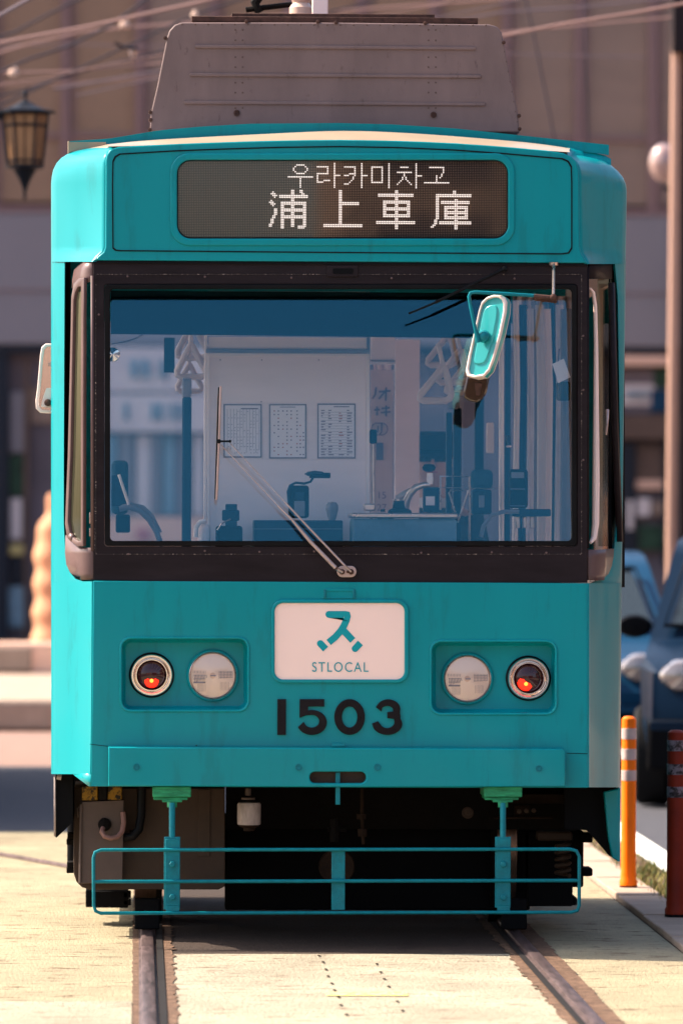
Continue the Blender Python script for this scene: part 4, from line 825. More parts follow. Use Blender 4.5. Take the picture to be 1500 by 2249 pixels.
for k, (x, y, s) in enumerate(((420, 800, 62), (424, 756, 66), (416, 836, 52))): strapt(x, y, s * 1.1, 1.0 + .35 * k)
for k in range(4): strapt((962, 1000, 975, 1010)[k], (850, 812, 775, 840)[k], (74, 70, 66, 56)[k], 1.2 + .3 * k, -.28)
for k, x in enumerate((1133, 1146, 1158, 1172, 1186, 1199, 1212, 1228, 1241)):
    MB().tube([P(x + 2 * math.sin(k), 660 + 9 * (k % 3), 1.2 + .15 * (k % 4)), P(x + 3, 850, 1.2 + .15 * (k % 4)), P(x - 3 * math.cos(k), 1240, 1.2 + .15 * (k % 4))], [.012 + .006 * (k % 3)] * 3, 8).build("window_pole", ('trimw', 'navy', 'curt', 'greyp', 'strap')[k % 5], T)
MB().grid([[P(1126 + 6 * i + 2 * math.sin(i * 2.1), y, 1.9 + .05 * math.sin(i * 1.7)) for i in range(22)] for y in (650, 800, 1000, 1240)]).build("curtain", 'curt', T, ang=80)
MB().grid([[P(820 + 5 * i, y, 2.7 + .02 * math.sin(i * 1.9)) for i in range(9)] for y in (745, 1240)]).build("curtain", 'panelw', T, ang=80)
ib("door_panel", 866, 745, 922, 1240, 2.4, .03, 'panelw')
# ad poster with large characters
ps = ib("advert_poster", 813, 812, 864, 1135, 2.2, .01, 'poster', .001)
def pm(pts, w, m='print'): plate("poster_lettering", [ribbon(pts, w)], 2.19, .002, m, ps)
pm([(826, 850), (824, 866), (818, 876)], 4); pm([(832, 860), (858, 858)], 4); pm([(848, 850), (847, 880)], 4); pm([(845, 860), (832, 876)], 4)
pm([(822, 900), (834, 899)], 4); pm([(828, 892), (828, 912)], 4); pm([(838, 897), (856, 895)], 4); pm([(848, 890), (848, 914)], 4); pm([(836, 906), (858, 904)], 3.5)
pm([(830, 934), (830, 950)], 3); pm([(838, 930), (838, 948), (834, 954)], 3)
plate("poster_lettering", [rr(815, 928, 852, 956, 13), rr(817, 930, 850, 954, 11)], 2.19, .002, 'print', ps); plate("poster_lettering", [[(826, 972), (842, 972), (842, 1010), (826, 1010)]], 2.19, .002, 'print', ps)
text("poster_lettering", "15", 838, 1095, 16, 2.188, 'print', ps); text("poster_lettering", "27", 838, 1122, 16, 2.188, 'print', ps)
ib("notice_board", 814, 735, 868, 800, 2.2, .02, 'paper'); ib("notice_board_edge", 812, 790, 868, 794, 2.19, .02, 'greyp')
# hanging card in its plastic sleeve
plate("hanging_card", [[(1213, 799), (1238, 787), (1253, 828), (1226, 841)]], .5, .003, 'paper', T); MB().tube([P(1226, 793, .5), P(1228, 765, .5)], .003, 6).build("card_string", 'print', T)
plate("clear_sleeve", [rr(1222, 838, 1253, 880, 6)], .52, .002, 'glassc', T)
# controls on the desk
DY2 = .45
ib("instrument_desk", 558, 1143, 753, 1240, DY2, .3, 'navy', .006); plate("desk_trim", [[(558, 1161), (753, 1161), (753, 1162.5), (558, 1162.5)]], DY2 - .003, .003, 'greyp', T)
ib("intercom_handset", 634, 1066, 679, 1138, DY2 - .02, .05, 'black', .012); ib("intercom_panel", 648, 1080, 668, 1098, DY2 - .025, .01, 'navy', .002); ib("intercom_cheek", 646, 1100, 670, 1134, DY2 - .024, .01, 'greyp', .004)
MB().tube([P(635, 1110, DY2), P(632, 1080, DY2), P(637, 1066, DY2), P(650, 1060, DY2), P(668, 1062, DY2), P(682, 1058, DY2), P(688, 1048, DY2)], .005, 8).build("gooseneck", 'navy', T)
MB().lathe(P(692, 1041, DY2), [(.0, .014), (.03, .010), (.045, 0), (.03, -.008), (0, -.01)], 'z', 20).build("camera_hood", 'navy', T); ib("camera_body", 680, 1038, 726, 1050, DY2 - .03, .05, 'black', .004)
bt = MB().lathe(P(729, 1143, DY2 + .1), [(.014, 0), (.020, .02), (.026, .045), (.026, .062), (.018, .074), (0, .078)], 'z', 18).build("drink_cup", 'greyp'); top(bt, "small grey cup standing on the dark desk behind the windshield", "cup")
ib("ticket_puncher", 474, 1155, 533, 1240, DY2, .1, 'black', .012); ib("ticket_puncher_head", 488, 1120, 526, 1144, DY2, .06, 'navy', .006); ib("ticket_puncher_neck", 495, 1107, 521, 1160, DY2 + .01, .04, 'navy', .004)
MB().tube([P(478, 1165, DY2 - .01), P(487, 1150, DY2 - .02), P(507, 1140, DY2 - .02)], .0035, 6).build("puncher_lever", 'steel', T)
MB().tube([P(430, 1180, DY2), P(431, 1158, DY2), P(440, 1146, DY2), P(452, 1144, DY2)], .010, 8).build("desk_hook", 'trimw', T); ib("desk_corner", 434, 1150, 462, 1240, DY2 + .02, .1, 'panelw', .02)
# brake stand with handles
cs = ib("controller_cabinet", 774, 1140, 1003, 1240, .35, .3, 'shopblue', .01); ib("controller_top", 770, 1127, 1006, 1138, .33, .34, 'steel', .006)
MB().lathe(P(878, 1127, .5), [(.05, 0), (.046, .012), (.03, .02), (.028, .05), (0, .052)], 'z', 24).build("handle_base", 'under', T)
MB().tube([P(874, 1118, .5), P(874, 1096, .5)], [.022, .022], 12).tube([P(888, 1120, .5), P(892, 1100, .49), P(900, 1084, .48), P(914, 1070, .47), P(930, 1065, .46), P(944, 1064, .46)], [.018, .017, .016, .015, .013, .012], 12).tube([P(872, 1094, .5), P(886, 1086, .49), P(902, 1078, .48)], [.012, .014, .014], 10).build("controller_handle", 'steel', T)
MB().lathe(P(944, 1063, .46), [(.012, 0), (.014, .02), (.012, .045)], 'z', 16).build("handle_stem", 'trimw', T)
MB().lathe(P(942, 1036, .46), [(.010, 0), (.024, .006), (.028, .018), (.02, .03), (0, .033)], 'z', 20).build("handle_knob", 'black', T)
MB().tube([P(820, 1112, .5), P(819, 975, .5)], .008, 10).build("brake_lever", 'steel', T); ib("brake_lever_head", 812, 943, 828, 974, .48, .04, 'black', .006); ib("brake_lever_base", 799, 1106, 825, 1122, .45, .1, 'steel', .006); ib("switch_stud", 836, 1118, 846, 1124, .45, .02, 'black', .001)
# tubular bracket frame and boxes on the right
MB().tube([P(967, 1120, .6), P(967, 1046, .6), P(1031, 1046, .6), P(1031, 1190, .6)], .0045, 8).tube([P(930, 1070, .62), P(1085, 1073, .62)], .002, 6).build("bracket_frame", 'steel', T)
MB().tube([P(1000, 1125, .55), P(986, 1082, .55), P(988, 1077, .55), P(1028, 1077, .55), P(1005, 1148, .55)], .004, 8).build("bracket_frame", 'steel', T)
ib("meter_box", 930, 1070, 966, 1124, .65, .08, 'navy', .004); ib("meter_label", 935, 1090, 955, 1110, .64, .01, 'paper', .001)
ib("seat_back", 1034, 1031, 1083, 1074, .8, .05, 'seatc', .02); ib("seat_box", 1036, 1075, 1080, 1130, .8, .06, 'navy', .01); ib("tool_pocket", 1052, 1088, 1064, 1115, .78, .02, 'greyp', .002)
ib("fare_machine", 1120, 1030, 1160, 1116, .75, .1, 'black', .012); ib("fare_machine_display", 1123, 1037, 1151, 1050, .74, .01, 'greyp', .001); ib("fare_machine_slot", 1121, 1073, 1153, 1075, .74, .01, 'greyp', .001); ib("fare_machine_slot", 1121, 1110, 1153, 1112, .74, .01, 'greyp', .001)
MB().tube([P(1056, 1180, .6), P(1062, 1155, .6), P(1080, 1132, .6), P(1105, 1124, .6), P(1140, 1124, .6)], .009, 8).build("curved_grip", 'greyp', T); ib("shelf_plate", 1125, 1118, 1210, 1134, .62, .15, 'navy', .006)
for x in (1133, 1148, 1164): ib("coin_tube", x, 1134, x + 9, 1160, .66, .04, 'steel', .003)
MB().tube([P(1115, 958, .9), P(1117, 980, .88)], .012, 8).build("pole_clamp", 'chrome', T); ib("corner_mirror", 1068, 928, 1085, 995, 1.8, .01, 'trimw', .01)
# left side: seat with armrest
ib("seat_back", 244, 1011, 282, 1130, .9, .06, 'seatc', .02); MB().prism([P(244, 1043, .7), P(262, 1043, .7), P(283, 1112, .7), P(244, 1112, .7)], (0, .06, 0)).build("side_console", 'navy', T, bevel=.006)
MB().tube([P(261, 1042, .69), P(284, 1112, .69)], .006, 6).build("console_edge", 'trimw', T)
MB().tube([P(262, 1118, .66), P(285, 1114, .66), P(308, 1122, .66), P(328, 1142, .66), P(342, 1165, .66), P(356, 1200, .66)], .012, 10).tube([P(266, 1114, .7), P(288, 1108, .7), P(314, 1114, .7), P(334, 1134, .7), P(352, 1170, .7)], .009, 10).build("armrest_tube", 'greyp', T)
ib("radio_unit", 254, 1130, 286, 1170, .6, .06, 'black', .008)
ib("dangling_board", 360, 741, 384, 818, 1.6, .01, 'navy', .001)
MB().tube([P(245, 755, .5), P(275, 750, .5), P(300, 742, .5), P(316, 732, .5)], .0035, 6).build("loose_cable", 'print', T)
MB().lathe(P(248, 778, .4), [(0, -.01), (.028, -.006), (.03, .002), (0, .004)], 'y', 20).build("round_mirror", 'chrome', T)
# conductor, seated behind the poles with a peaked cap
def person():
    bx = P(948, 1000, 2.55); hx, hz = bx.x, bx.z - .02; Y = 2.55; fz = .88
    r = empty("person", (hx, Y, fz), "person seated behind the black poles, wearing a dark peaked cap and white shirt", "person")
    me = bpy.data.meshes.new("body"); k = Vector((hx, Y, fz)); pz = hz - .74
    J = [((0, .05, pz), .13), ((0, .06, pz + .22), .12), ((0, .05, pz + .44), .15), ((0, .04, pz + .56), .055), ((0, .02, pz + .66), .075), ((0, 0, pz + .75), .088), ((0, .01, pz + .84), .06),
         ((.17, .05, pz + .47), .06), ((.23, .02, pz + .22), .045), ((.16, -.16, pz + .12), .035), ((.13, -.24, pz + .10), .03),
         ((-.17, .05, pz + .47), .06), ((-.23, .02, pz + .22), .045), ((-.16, -.16, pz + .12), .035), ((-.13, -.24, pz + .10), .03),
         ((.10, -.02, pz - .02), .09), ((.12, -.40, pz), .065), ((.12, -.42, fz + .10), .045), ((.12, -.52, fz + .04), .04),
         ((-.10, -.02, pz - .02), .09), ((-.12, -.40, pz), .065), ((-.12, -.42, fz + .10), .045), ((-.12, -.52, fz + .04), .04)]
    E = [(0,1),(1,2),(2,3),(3,4),(4,5),(5,6),(2,7),(7,8),(8,9),(9,10),(2,11),(11,12),(12,13),(13,14),(0,15),(15,16),(16,17),(17,18),(0,19),(19,20),(20,21),(21,22)]
    off = k - Vector((0, 0, 0))
    me.from_pydata([Vector((x, y, z - fz)) for (x, y, z), _ in J], E, []); me.materials.append(M['skin'])
    o = bpy.data.objects.new("body", me); C.objects.link(o); o.parent = r
    md = o.modifiers.new("skin", 'SKIN'); md.use_smooth_shade = True
    for i, (_, q) in enumerate(J): me.skin_vertices[0].data[i].radius = (q, q)
    me.skin_vertices[0].data[0].use_root = True
    s2 = o.modifiers.new("s", 'SUBSURF'); s2.levels = 2; s2.render_levels = 2
    WL[r.name] = k; B = lambda n, mb, m: mb.build(n, m, r)
    v = lambda x, y, z: Vector((hx + x, Y + y, z))
    B("jacket", MB().lathe(v(0, .05, pz - .04), [(.17, 0), (.165, .2), (.19, .42), (.17, .52), (.07, .58)], 'z', 24), 'cloth')
    for s in (-1, 1): B("sleeve", MB().tube([v(s*.16, .05, pz + .48), v(s*.235, .02, pz + .22), v(s*.165, -.15, pz + .12)], [.078, .062, .048], 12), 'cloth'); B("trouser_leg", MB().tube([v(s*.1, 0, pz - .02), v(s*.12, -.42, pz + .01), v(s*.12, -.43, fz + .08)], [.11, .088, .066], 12), 'cloth'); B("shoe", MB().tube([v(s*.12, -.38, fz + .045), v(s*.12, -.58, fz + .035)], [.05, .035], 10), 'black')
    B("shirt_collar", MB().lathe(v(0, .03, pz + .52), [(.08, 0), (.07, .05)], 'z', 18), 'shirt')
    for s in (-1, 1):
        B("eye", MB().lathe(v(s*.032, -.084, hz + .005), [(.009, .004), (.006, -.001), (0, -.002)], 'y', 10), 'hair'); B("ear", MB().lathe(v(s*.09, .01, hz - .01), [(.0, -.012), (.022, -.006), (.022, .006), (0, .012)], 'x', 10), 'skin')
        B("eyebrow", MB().tube([v(s*.018, -.09, hz + .024), v(s*.046, -.082, hz + .024)], .003, 5), 'hair')
        for q in range(5): B("finger", MB().tube([v(s*.13 - s*.02 + s*.011*q, -.24, pz + .10), v(s*.13 - s*.02 + s*.011*q, -.285, pz + .095), v(s*.13 - s*.02 + s*.011*q, -.30, pz + .07)], [.009, .008, .006], 6), 'skin')
    B("nose", MB().tube([v(0, -.088, hz), v(0, -.106, hz - .03)], [.007, .012], 8), 'skin'); B("mouth", MB().tube([v(-.022, -.084, hz - .055), v(.022, -.084, hz - .055)], .004, 6), 'printr')
    B("hair", MB().lathe(v(0, .02, hz - .01), [(.094, 0), (.098, .04), (.09, .07)], 'z', 20), 'hair')
    B("cap", MB().lathe(v(0, .01, hz + .035), [(.098, 0), (.100, .03), (.125, .075), (.11, .09), (0, .095)], 'z', 24), 'cloth'); B("cap_peak", MB().lathe(v(0, -.05, hz + .035), [(.085, -.004), (.095, .004), (.08, .010)], 'z', 20), 'black')
    st = MB().box((hx - .24, Y - .12, fz), (hx + .24, Y + .26, fz + .36)).build("seat_bench", 'seatc', T, bevel=.02)
person()

# ================================================================ STREET BEHIND
FYd = 50.0
def X_(px, Y): return P(px, 1141, Y).x
def Z_(py, Y): return P(300, py, Y).z
OB = empty("office_building", (3, FYd, 0), "large building with tan blinded windows and mauve cladding filling the background", "building")
xm = [-1480, -1318, -1156, -994, -832, -670, -508, -346, -184, -22, 140, 303, 466, 628, 788, 948, 1107, 1268, 1430, 1592, 1754, 1916, 2078, 2240, 2402]
ztop, zsp, zs_, zc0 = 13.5, Z_(297, FYd), Z_(452, FYd), Z_(757, FYd)
bx0, bx1 = X_(-1500, FYd), X_(2450, FYd)
MB().box((bx0, FYd + .25, 0), (bx1, FYd + 9, ztop + .3)).build("wall", 'shopm', OB)
for i, (a, b) in enumerate(zip(xm, xm[1:])):
    xa, xb = X_(a, FYd), X_(b, FYd); mt = 'blindg' if i in (16, 17, 18, 11) else 'blind'
    w_ = MB().box((xa + .05, FYd + .06, zsp + .03), (xb - .05, FYd + .10, ztop)).build("window", mt, OB)
    MB().box((xa + .05, FYd + .05, zs_ + .05), (xb - .05, FYd + .12, zsp - .03)).build("spandrel", mt, OB)
    MB().box((xa - .05, FYd - .02, zs_), (xa + .05, FYd + .12, ztop)).box((xa + .09, FYd + .02, zs_), (xa + .13, FYd + .1, ztop)).build("mullion", 'mull', OB)
MB().box((bx0, FYd, zsp - .03), (bx1, FYd + .08, zsp + .03)).build("transom", 'mull', OB)
MB().box((bx0, FYd - .04, zs_ - .08), (bx1, FYd + .14, zs_)).build("sill_band", 'mull', OB)
MB().box((bx0, FYd - .02, zc0), (bx1, FYd + .2, zs_ - .08)).build("cladding_band", 'band', OB, bevel=.02)
MB().box((bx0, FYd + .02, zc0 - .12), (bx1, FYd + .3, zc0)).build("shadow_strip", 'shopd', OB)  # dark strip standing in for the shadow line under the cladding
MB().box((bx0, FYd - .04, Z_(640, FYd)), (bx1, FYd - .02, Z_(637, FYd))).build("cladding_joint", 'mull', OB)
def bb(name, x0, y0, x1, y1, m, pr=.10, d=.12): return MB().box((X_(x0, FYd), FYd + .25 - pr, Z_(y1, FYd)), (X_(x1, FYd), FYd + .25 - pr + d, Z_(y0, FYd))).build(name, m, OB, bevel=.01)
bb("shop_column", -60, 757, 18, 1424, 'shopd', .2); bb("shop_opening", 18, 1000, 50, 1090, 'leafd'); bb("shop_board", 20, 860, 52, 995, 'band'); bb("shop_board", 22, 1095, 48, 1185, 'shopw'); bb("shop_board", 20, 1197, 52, 1220, 'liney'); bb("shop_opening", 20, 1225, 52, 1285, 'shopd'); bb("shop_board", 18, 1290, 54, 1380, 'shopblue')
bb("shop_column", 52, 790, 62, 1424, 'shopb', .16); bb("shop_board", 62, 850, 118, 930, 'blindg', .05, .04)
bb("shop_sign", 225, 762, 465, 860, 'shopw', .3); bb("shop_sign", 225, 866, 465, 948, 'shopw', .32)
for x in (270, 330, 345, 372, 392): bb("sign_mark", x, 885, x + 12, 922, 'shopblue', .36, .05)
for x in (285, 310, 350): bb("sign_mark", x, 790, x + 16, 830, 'shopblue', .36, .05)
for x, c in ((225, 'shopblue'), (262, 'band'), (300, 'shopw'), (332, 'band'), (352, 'shopblue'), (386, 'band'), (425, 'shopw'), (445, 'shopblue')): bb("shop_panel", x, 955, x + 30, 1130, c, .12)
bb("shop_panel", 225, 1135, 470, 1300, 'shopp', .12); bb("shop_board", 300, 1160, 330, 1185, 'printr', .2)
bb("shop_awning", 1300, 776, 1475, 798, 'shopp', .4, .4); bb("shop_sign", 1300, 803, 1475, 905, 'shopm', .16); bb("shop_sign", 1300, 838, 1440, 885, 'shopw', .18); bb("sign_mark", 1436, 803, 1470, 845, 'leafd', .2); bb("sign_mark", 1430, 850, 1475, 900, 'carb', .2)
for x in (1376, 1386, 1397, 1407, 1419): bb("sign_mark", x, 852, x + 5, 872, 'shopblue', .24, .05)
bb("shop_beam", 1300, 906, 1500, 960, 'shopb', .3, .3); bb("shop_opening", 1360, 965, 1397, 1230, 'shopd', .18); bb("shop_blind", 1398, 972, 1458, 1056, 'shopb', .12); bb("shop_blind", 1398, 1050, 1458, 1070, 'shopp', .14); bb("shop_opening", 1458, 960, 1472, 1240, 'shopd', .18)
bb("shop_board", 1400, 1090, 1430, 1130, 'shopw', .16); bb("shop_board", 1404, 1150, 1470, 1205, 'leafd', .16); bb("shop_board", 1378, 1095, 1392, 1160, 'shopw', .2); bb("shop_board", 1434, 1096, 1462, 1128, 'blindg', .16)
bb("shop_column", 1492, 560, 1560, 1300, 'shopd', .6, .3)
# glints on far metal
# platform and planter on the left
pf = MB().box((-14, 22.4, -.006), (-.4, 29.98, .25)).build("tram_platform", 'kerb', bevel=.04); top(pf, "low sunlit concrete platform left of the tram", "platform")
pw = MB().box((-14, 30.0, -.006), (-.2, 30.5, .54)).build("planter_wall", 'wallc', bevel=.03); top(pw, "low pinkish wall behind the platform left of the tram", "wall")
for i in range(7):
    o = MB().box((-12 + 1.75 * i, 29.96, .27), (-12 + 1.75 * i + 1.45, 30.02, .50)).build("panel", 'kerb', pw, bevel=.02)
# lumpy sunlit post beside the tram
PY2 = 33.0; pp = P(118, 1141, PY2)
q = [P(128, 1424, PY2).z]; prof = []
for i in range(46):
    t = i / 45; py = 1424 + (1085 - 1424) * t; hw = lerp([(0, 47), (.30, 42), (.55, 41), (.70, 40), (.80, 30), (.88, 18), (1, 10)], t) + 3.4 * math.sin(t * 34); prof.append((hw / sc(PY2), P(118, py, PY2).z))
prof = [(prof[0][0], 0.0)] + prof + [(0, prof[-1][1] + .01)]
o = MB().lathe((pp.x, PY2, 0), prof, 'z', 20).build("stone_post", 'palm'); top(o, "lumpy orange sunlit stone post half hidden behind the tram's left edge", "post")
# street lantern upper left
LY = 13.0; lx = P(55, 300, LY).x; ks = 1 / sc(LY); zl = lambda py: P(55, py, LY).z
LN = empty("street_lamp", (P(-70, 1141, LY).x, LY, 0), "black iron street lantern with amber glass hanging at the upper left", "street lamp")
MB().tube([(P(-70, 1141, LY).x, LY, 0), (P(-70, 1141, LY).x, LY, zl(150))], [.06, .045], 12).build("pole", 'iron', LN)
MB().tube([(P(-70, 1141, LY).x, LY, zl(262)), (P(-30, 1141, LY).x, LY, zl(250)), (P(5, 1141, LY).x, LY, zl(252))], .03, 8).build("arm", 'iron', LN)
MB().lathe((lx - .0, LY, 0), [(0.0, zl(195)), (5*ks, zl(201)), (7*ks, zl(206)), (3*ks, zl(211)), (5*ks, zl(219)), (12*ks, zl(223)), (27*ks, zl(232)), (44*ks, zl(238)), (66*ks, zl(242)), (66*ks, zl(248)), (50*ks, zl(251))], 'z', 6).build("roof", 'iron', LN, ang=20)
gl = MB().lathe((lx, LY, 0), [(46*ks, zl(252)), (34*ks, zl(362))], 'z', 6).build("lantern_glass", 'amber', LN, ang=20)
for k in range(6):
    a = 2 * math.pi * k / 6; u = Vector((math.cos(a), math.sin(a), 0))
    MB().tube([Vector((lx, LY, zl(250))) + u * 50 * ks, Vector((lx, LY, zl(366))) + u * 37 * ks], 3.2 * ks, 6).build("lantern_bar", 'iron', gl)
    a2 = a + math.pi / 6; u = Vector((math.cos(a2), math.sin(a2), 0))
    MB().tube([Vector((lx, LY, zl(254))) + u * 43 * ks, Vector((lx, LY, zl(362))) + u * 31 * ks], 1.3 * ks, 6).build("lantern_bar", 'iron', gl)
MB().lathe((lx, LY, 0), [(46*ks, zl(272)), (48*ks, zl(276)), (44*ks, zl(278))], 'z', 6).build("lantern_ring", 'iron', gl)
MB().lathe((lx, LY, 0), [(38*ks, zl(350)), (38*ks, zl(354))], 'z', 6).build("lantern_ring", 'iron', gl)
MB().lathe((lx, LY, 0), [(42*ks, zl(362)), (42*ks, zl(368)), (26*ks, zl(372)), (14*ks, zl(392)), (6*ks, zl(412)), (3*ks, zl(424)), (4*ks, zl(432)), (0, zl(440))], 'z', 12).build("finial", 'iron', LN)
M['globe'] = mat("globe_glaze", (0.33, 0.21, 0.19), 0.10, coat=1.0, spec=0.5)
# overhead cables
def wire(name, pts, Y, r, m, label, grp=None, kind="cable"):
    P3 = [P(x, y, Y if not isinstance(Y, (list, tuple)) else Y[i]) for i, (x, y) in enumerate(pts)]
    n = len(P3); a, b = P3[0] + (P3[0] - P3[1]) * 6, P3[-1] + (P3[-1] - P3[-2]) * 6
    fine = []
    ext = [a] + P3 + [b]
    for p_, q_ in zip(ext, ext[1:]):
        for k in range(4): fine.append(p_.lerp(q_, k / 4))
    fine.append(b)
    o = MB().tube(fine, r, 6).build(name, m); top(o, label, kind, grp); return o
wire("overhead_cable", [(-60, 103), (200, 55), (430, 5), (560, -30)], 12, .012, 'wirep', "thick pinkish cable sloping up from the left edge to the roof box")
wire("overhead_cable", [(-60, 66), (40, 10), (110, -30)], 9, .013, 'wiref', "short pale blue grey cable crossing the top left corner")
wire("overhead_cable", [(-50, 95), (30, 70), (90, 38), (150, 8), (220, -25)], 16, .010, 'wired', "dark cable curving up above the thick pinkish one")
wire("overhead_cable", [(-60, 130), (60, 96), (180, 68), (290, 58), (420, 48)], 18, .010, 'wirep', "thin reddish cable carrying the upper porcelain insulator")
wire("overhead_cable", [(-60, 182), (60, 130), (150, 100), (240, 56), (330, -10)], 14, .010, 'wired', "dark cable rising steeply behind the insulators")
wire("overhead_cable", [(-60, 158), (30, 158), (150, 155), (340, 138)], 15, .007, 'wirep', "thin pale cable carrying the lower porcelain insulator")
wire("overhead_cable", [(-60, 222), (50, 198), (160, 160), (270, 132), (350, 113)], 15, .008, 'wired', "dark cable passing right above the lantern to the roof box")
wire("overhead_cable", [(-60, 190), (100, 170), (240, 140), (350, 120)], 13, .004, 'wirep', "thin pinkish wire just above the lantern")
wire("overhead_cable", [(-60, 100), (160, 96), (340, 100)], 20, .005, 'wiref', "faint horizontal grey wire at the level of the cable clamp")
wire("overhead_cable", [(100, 182), (220, 178), (340, 168)], 20, .004, 'wirep', "lowest faint wire between lantern and roof box")
wire("overhead_cable", [(300, 90), (360, 62), (430, 30), (520, 0)], 14, .008, 'wired', "dark cable joining the clamp to the roof box corner")
wire("overhead_cable", [(1020, 95), (1105, 77), (1240, 50), (1400, 25), (1469, 12)], 11, .011, 'wirep', "sunlit pinkish cable from the roof box to the dark sign at the right")
wire("overhead_cable", [(960, 50), (1100, 26), (1300, 12), (1480, -8)], 16, .008, 'wiref', "grey blurred cable above the sunlit one at the right")
wire("overhead_cable", [(950, 40), (1080, 12), (1150, -8)], 15, .005, 'wiref', "short thin grey wire at the top right of the roof box")
wire("drop_wire", [(1148, -30), (1172, 70), (1190, 160), (1210, 260), (1222, 330)], 17, .006, 'wired', "slanting thin dark wire hanging right of the roof box")
wire("drop_wire", [(1282, -30), (1286, 120), (1291, 220), (1293, 330)], 17, .005, 'wired', "nearly vertical thin dark wire beside a mullion")
def insul(px, py, Y, s, label):
    o = MB().lathe(P(px, py + 9 * s, Y), [(.0, 0), (.025*s, .004), (.034*s, .016*s), (.034*s, .034*s), (.022*s, .045*s), (.026*s, .055*s), (.012*s, .066*s), (0, .068*s)], 'z', 16).build("insulator", 'insul'); top(o, label, "insulator", "porcelain insulators on the overhead cables")
insul(30, 158, 15, 1.05, "round pale insulator on a cable left above the lantern"); insul(274, 52, 18, 1.1, "round pale insulator on the cable above the clamp"); insul(428, 32, 14, .8, "small pale insulator at the top left corner of the roof box")
cl = empty("cable_clamp", tuple(P(290, 108, 14)), "dark metal cable clamp hanging between cables left of the roof box", "cable clamp")
MB().lathe(P(292, 128, 14), [(0, 0), (.012, .01), (.02, .03), (.03, .05), (.0, .07)], 'z', 12).build("bell", 'steel', cl); MB().tube([P(252, 93, 14), P(275, 103, 14), P(302, 106, 14)], [.010, .008, .014], 8).build("arm", 'iron', cl)
# pole at the right with sign case and globe lamp
RY = 21.0; rx = P(1482, 700, RY).x
PT = empty("signal_post", (rx, RY, 0), "tall pinkish sunlit pole with a dark box on top at the right edge", "pole")
MB().tube([(P(1473, 1215, RY).x, RY, 0), (P(1473, 1215, RY).x, RY, 1.62), (P(1486, 110, RY).x, RY, P(1486, 40, RY).z)], .040, 14).build("pole", 'pole', PT)
MB().box((P(1471, 1141, RY).x, RY - .14, P(0, 106, RY).z), (P(1560, 1141, RY).x, RY + .1, P(0, -80, RY).z)).build("sign_case", 'signbk', PT, bevel=.01)
MB().box((P(1493, 1141, RY).x, RY + .02, P(0, 1240, RY).z), (P(1530, 1141, RY).x, RY + .12, P(0, 100, RY).z)).build("channel_post", 'signbk', PT, bevel=.005)
GLY = 24.0; c = P(1458, 357, GLY); r = 33 / sc(GLY)
gb = empty("globe_lamp", (c.x, GLY, 0), "round glossy globe lamp behind the pinkish pole", "lamp")
MB().lathe((c.x, GLY, c.z), [(max(1e-6, r * math.sin(math.pi * i / 16)), r * 1.3 * -math.cos(math.pi * i / 16)) for i in range(17)], 'z', 28).build("globe", 'globe', gb, ang=80)
MB().tube([(c.x, GLY, c.z - r * 1.5), (c.x, GLY, c.z - r * 1.7), (c.x + .35, GLY, c.z - r * 1.9), (c.x + .35, GLY, 0)], .02, 8).build("stem", 'iron', gb)
# posts
def bollard(name, px, pytop, pybot, wpx_, mat_, tape, bands, label, Ydep, basem='rubber'):
    X = GP(px, pybot).x; z = lambda py: max(0, P(px, py, Ydep).z); r = wpx_ / 2 / sc(Ydep)
    B = empty(name, (X, Ydep, 0), label, "bollard"); m = MB()
    m.lathe((X, Ydep, 0), [(r * 1.18, .03), (r * 1.2, .055), (r * 1.04, .065), (r * 1.06, .085), (r, .095), (r * .97, z(pytop) - .02), (r * .93, z(pytop) - .012), (r * .6, z(pytop) - .002), (0, z(pytop))], 'z', 32).build("body", mat_, B)
    MB().lathe((X, Ydep, 0), [(r * .55, 0), (r * .55, .03)], 'z', 20).lathe((X, Ydep, 0), [(r * 1.2, .018), (r * 1.2, .034), (r * .9, .036)], 'z', 28).build("base", basem, B)
    for a, b in bands: MB().lathe((X, Ydep, 0), [(r * .985, z(b)), (r * 1.012, z(b) + .001), (r * 1.012, z(a) - .001), (r * .975, z(a))], 'z', 32).build("reflective_band", tape, B)
by = GP(1380, 1962).y; bollard("bollard", 1380, 1573, 1962, 33, 'orange', 'reflect', ((1600, 1624), (1645, 1669), (1692, 1715)), "bright orange plastic post with three pale bands beside the tram's right corner", by)
by2 = GP(1484, 2026).y; bollard("bollard", 1484, 1603, 2026, 41, 'darkred', 'reflectd', ((1626, 1650), (1678, 1702), (1728, 1752)), "dark red worn post with scuffed grey bands at the right edge", by2, 'void')
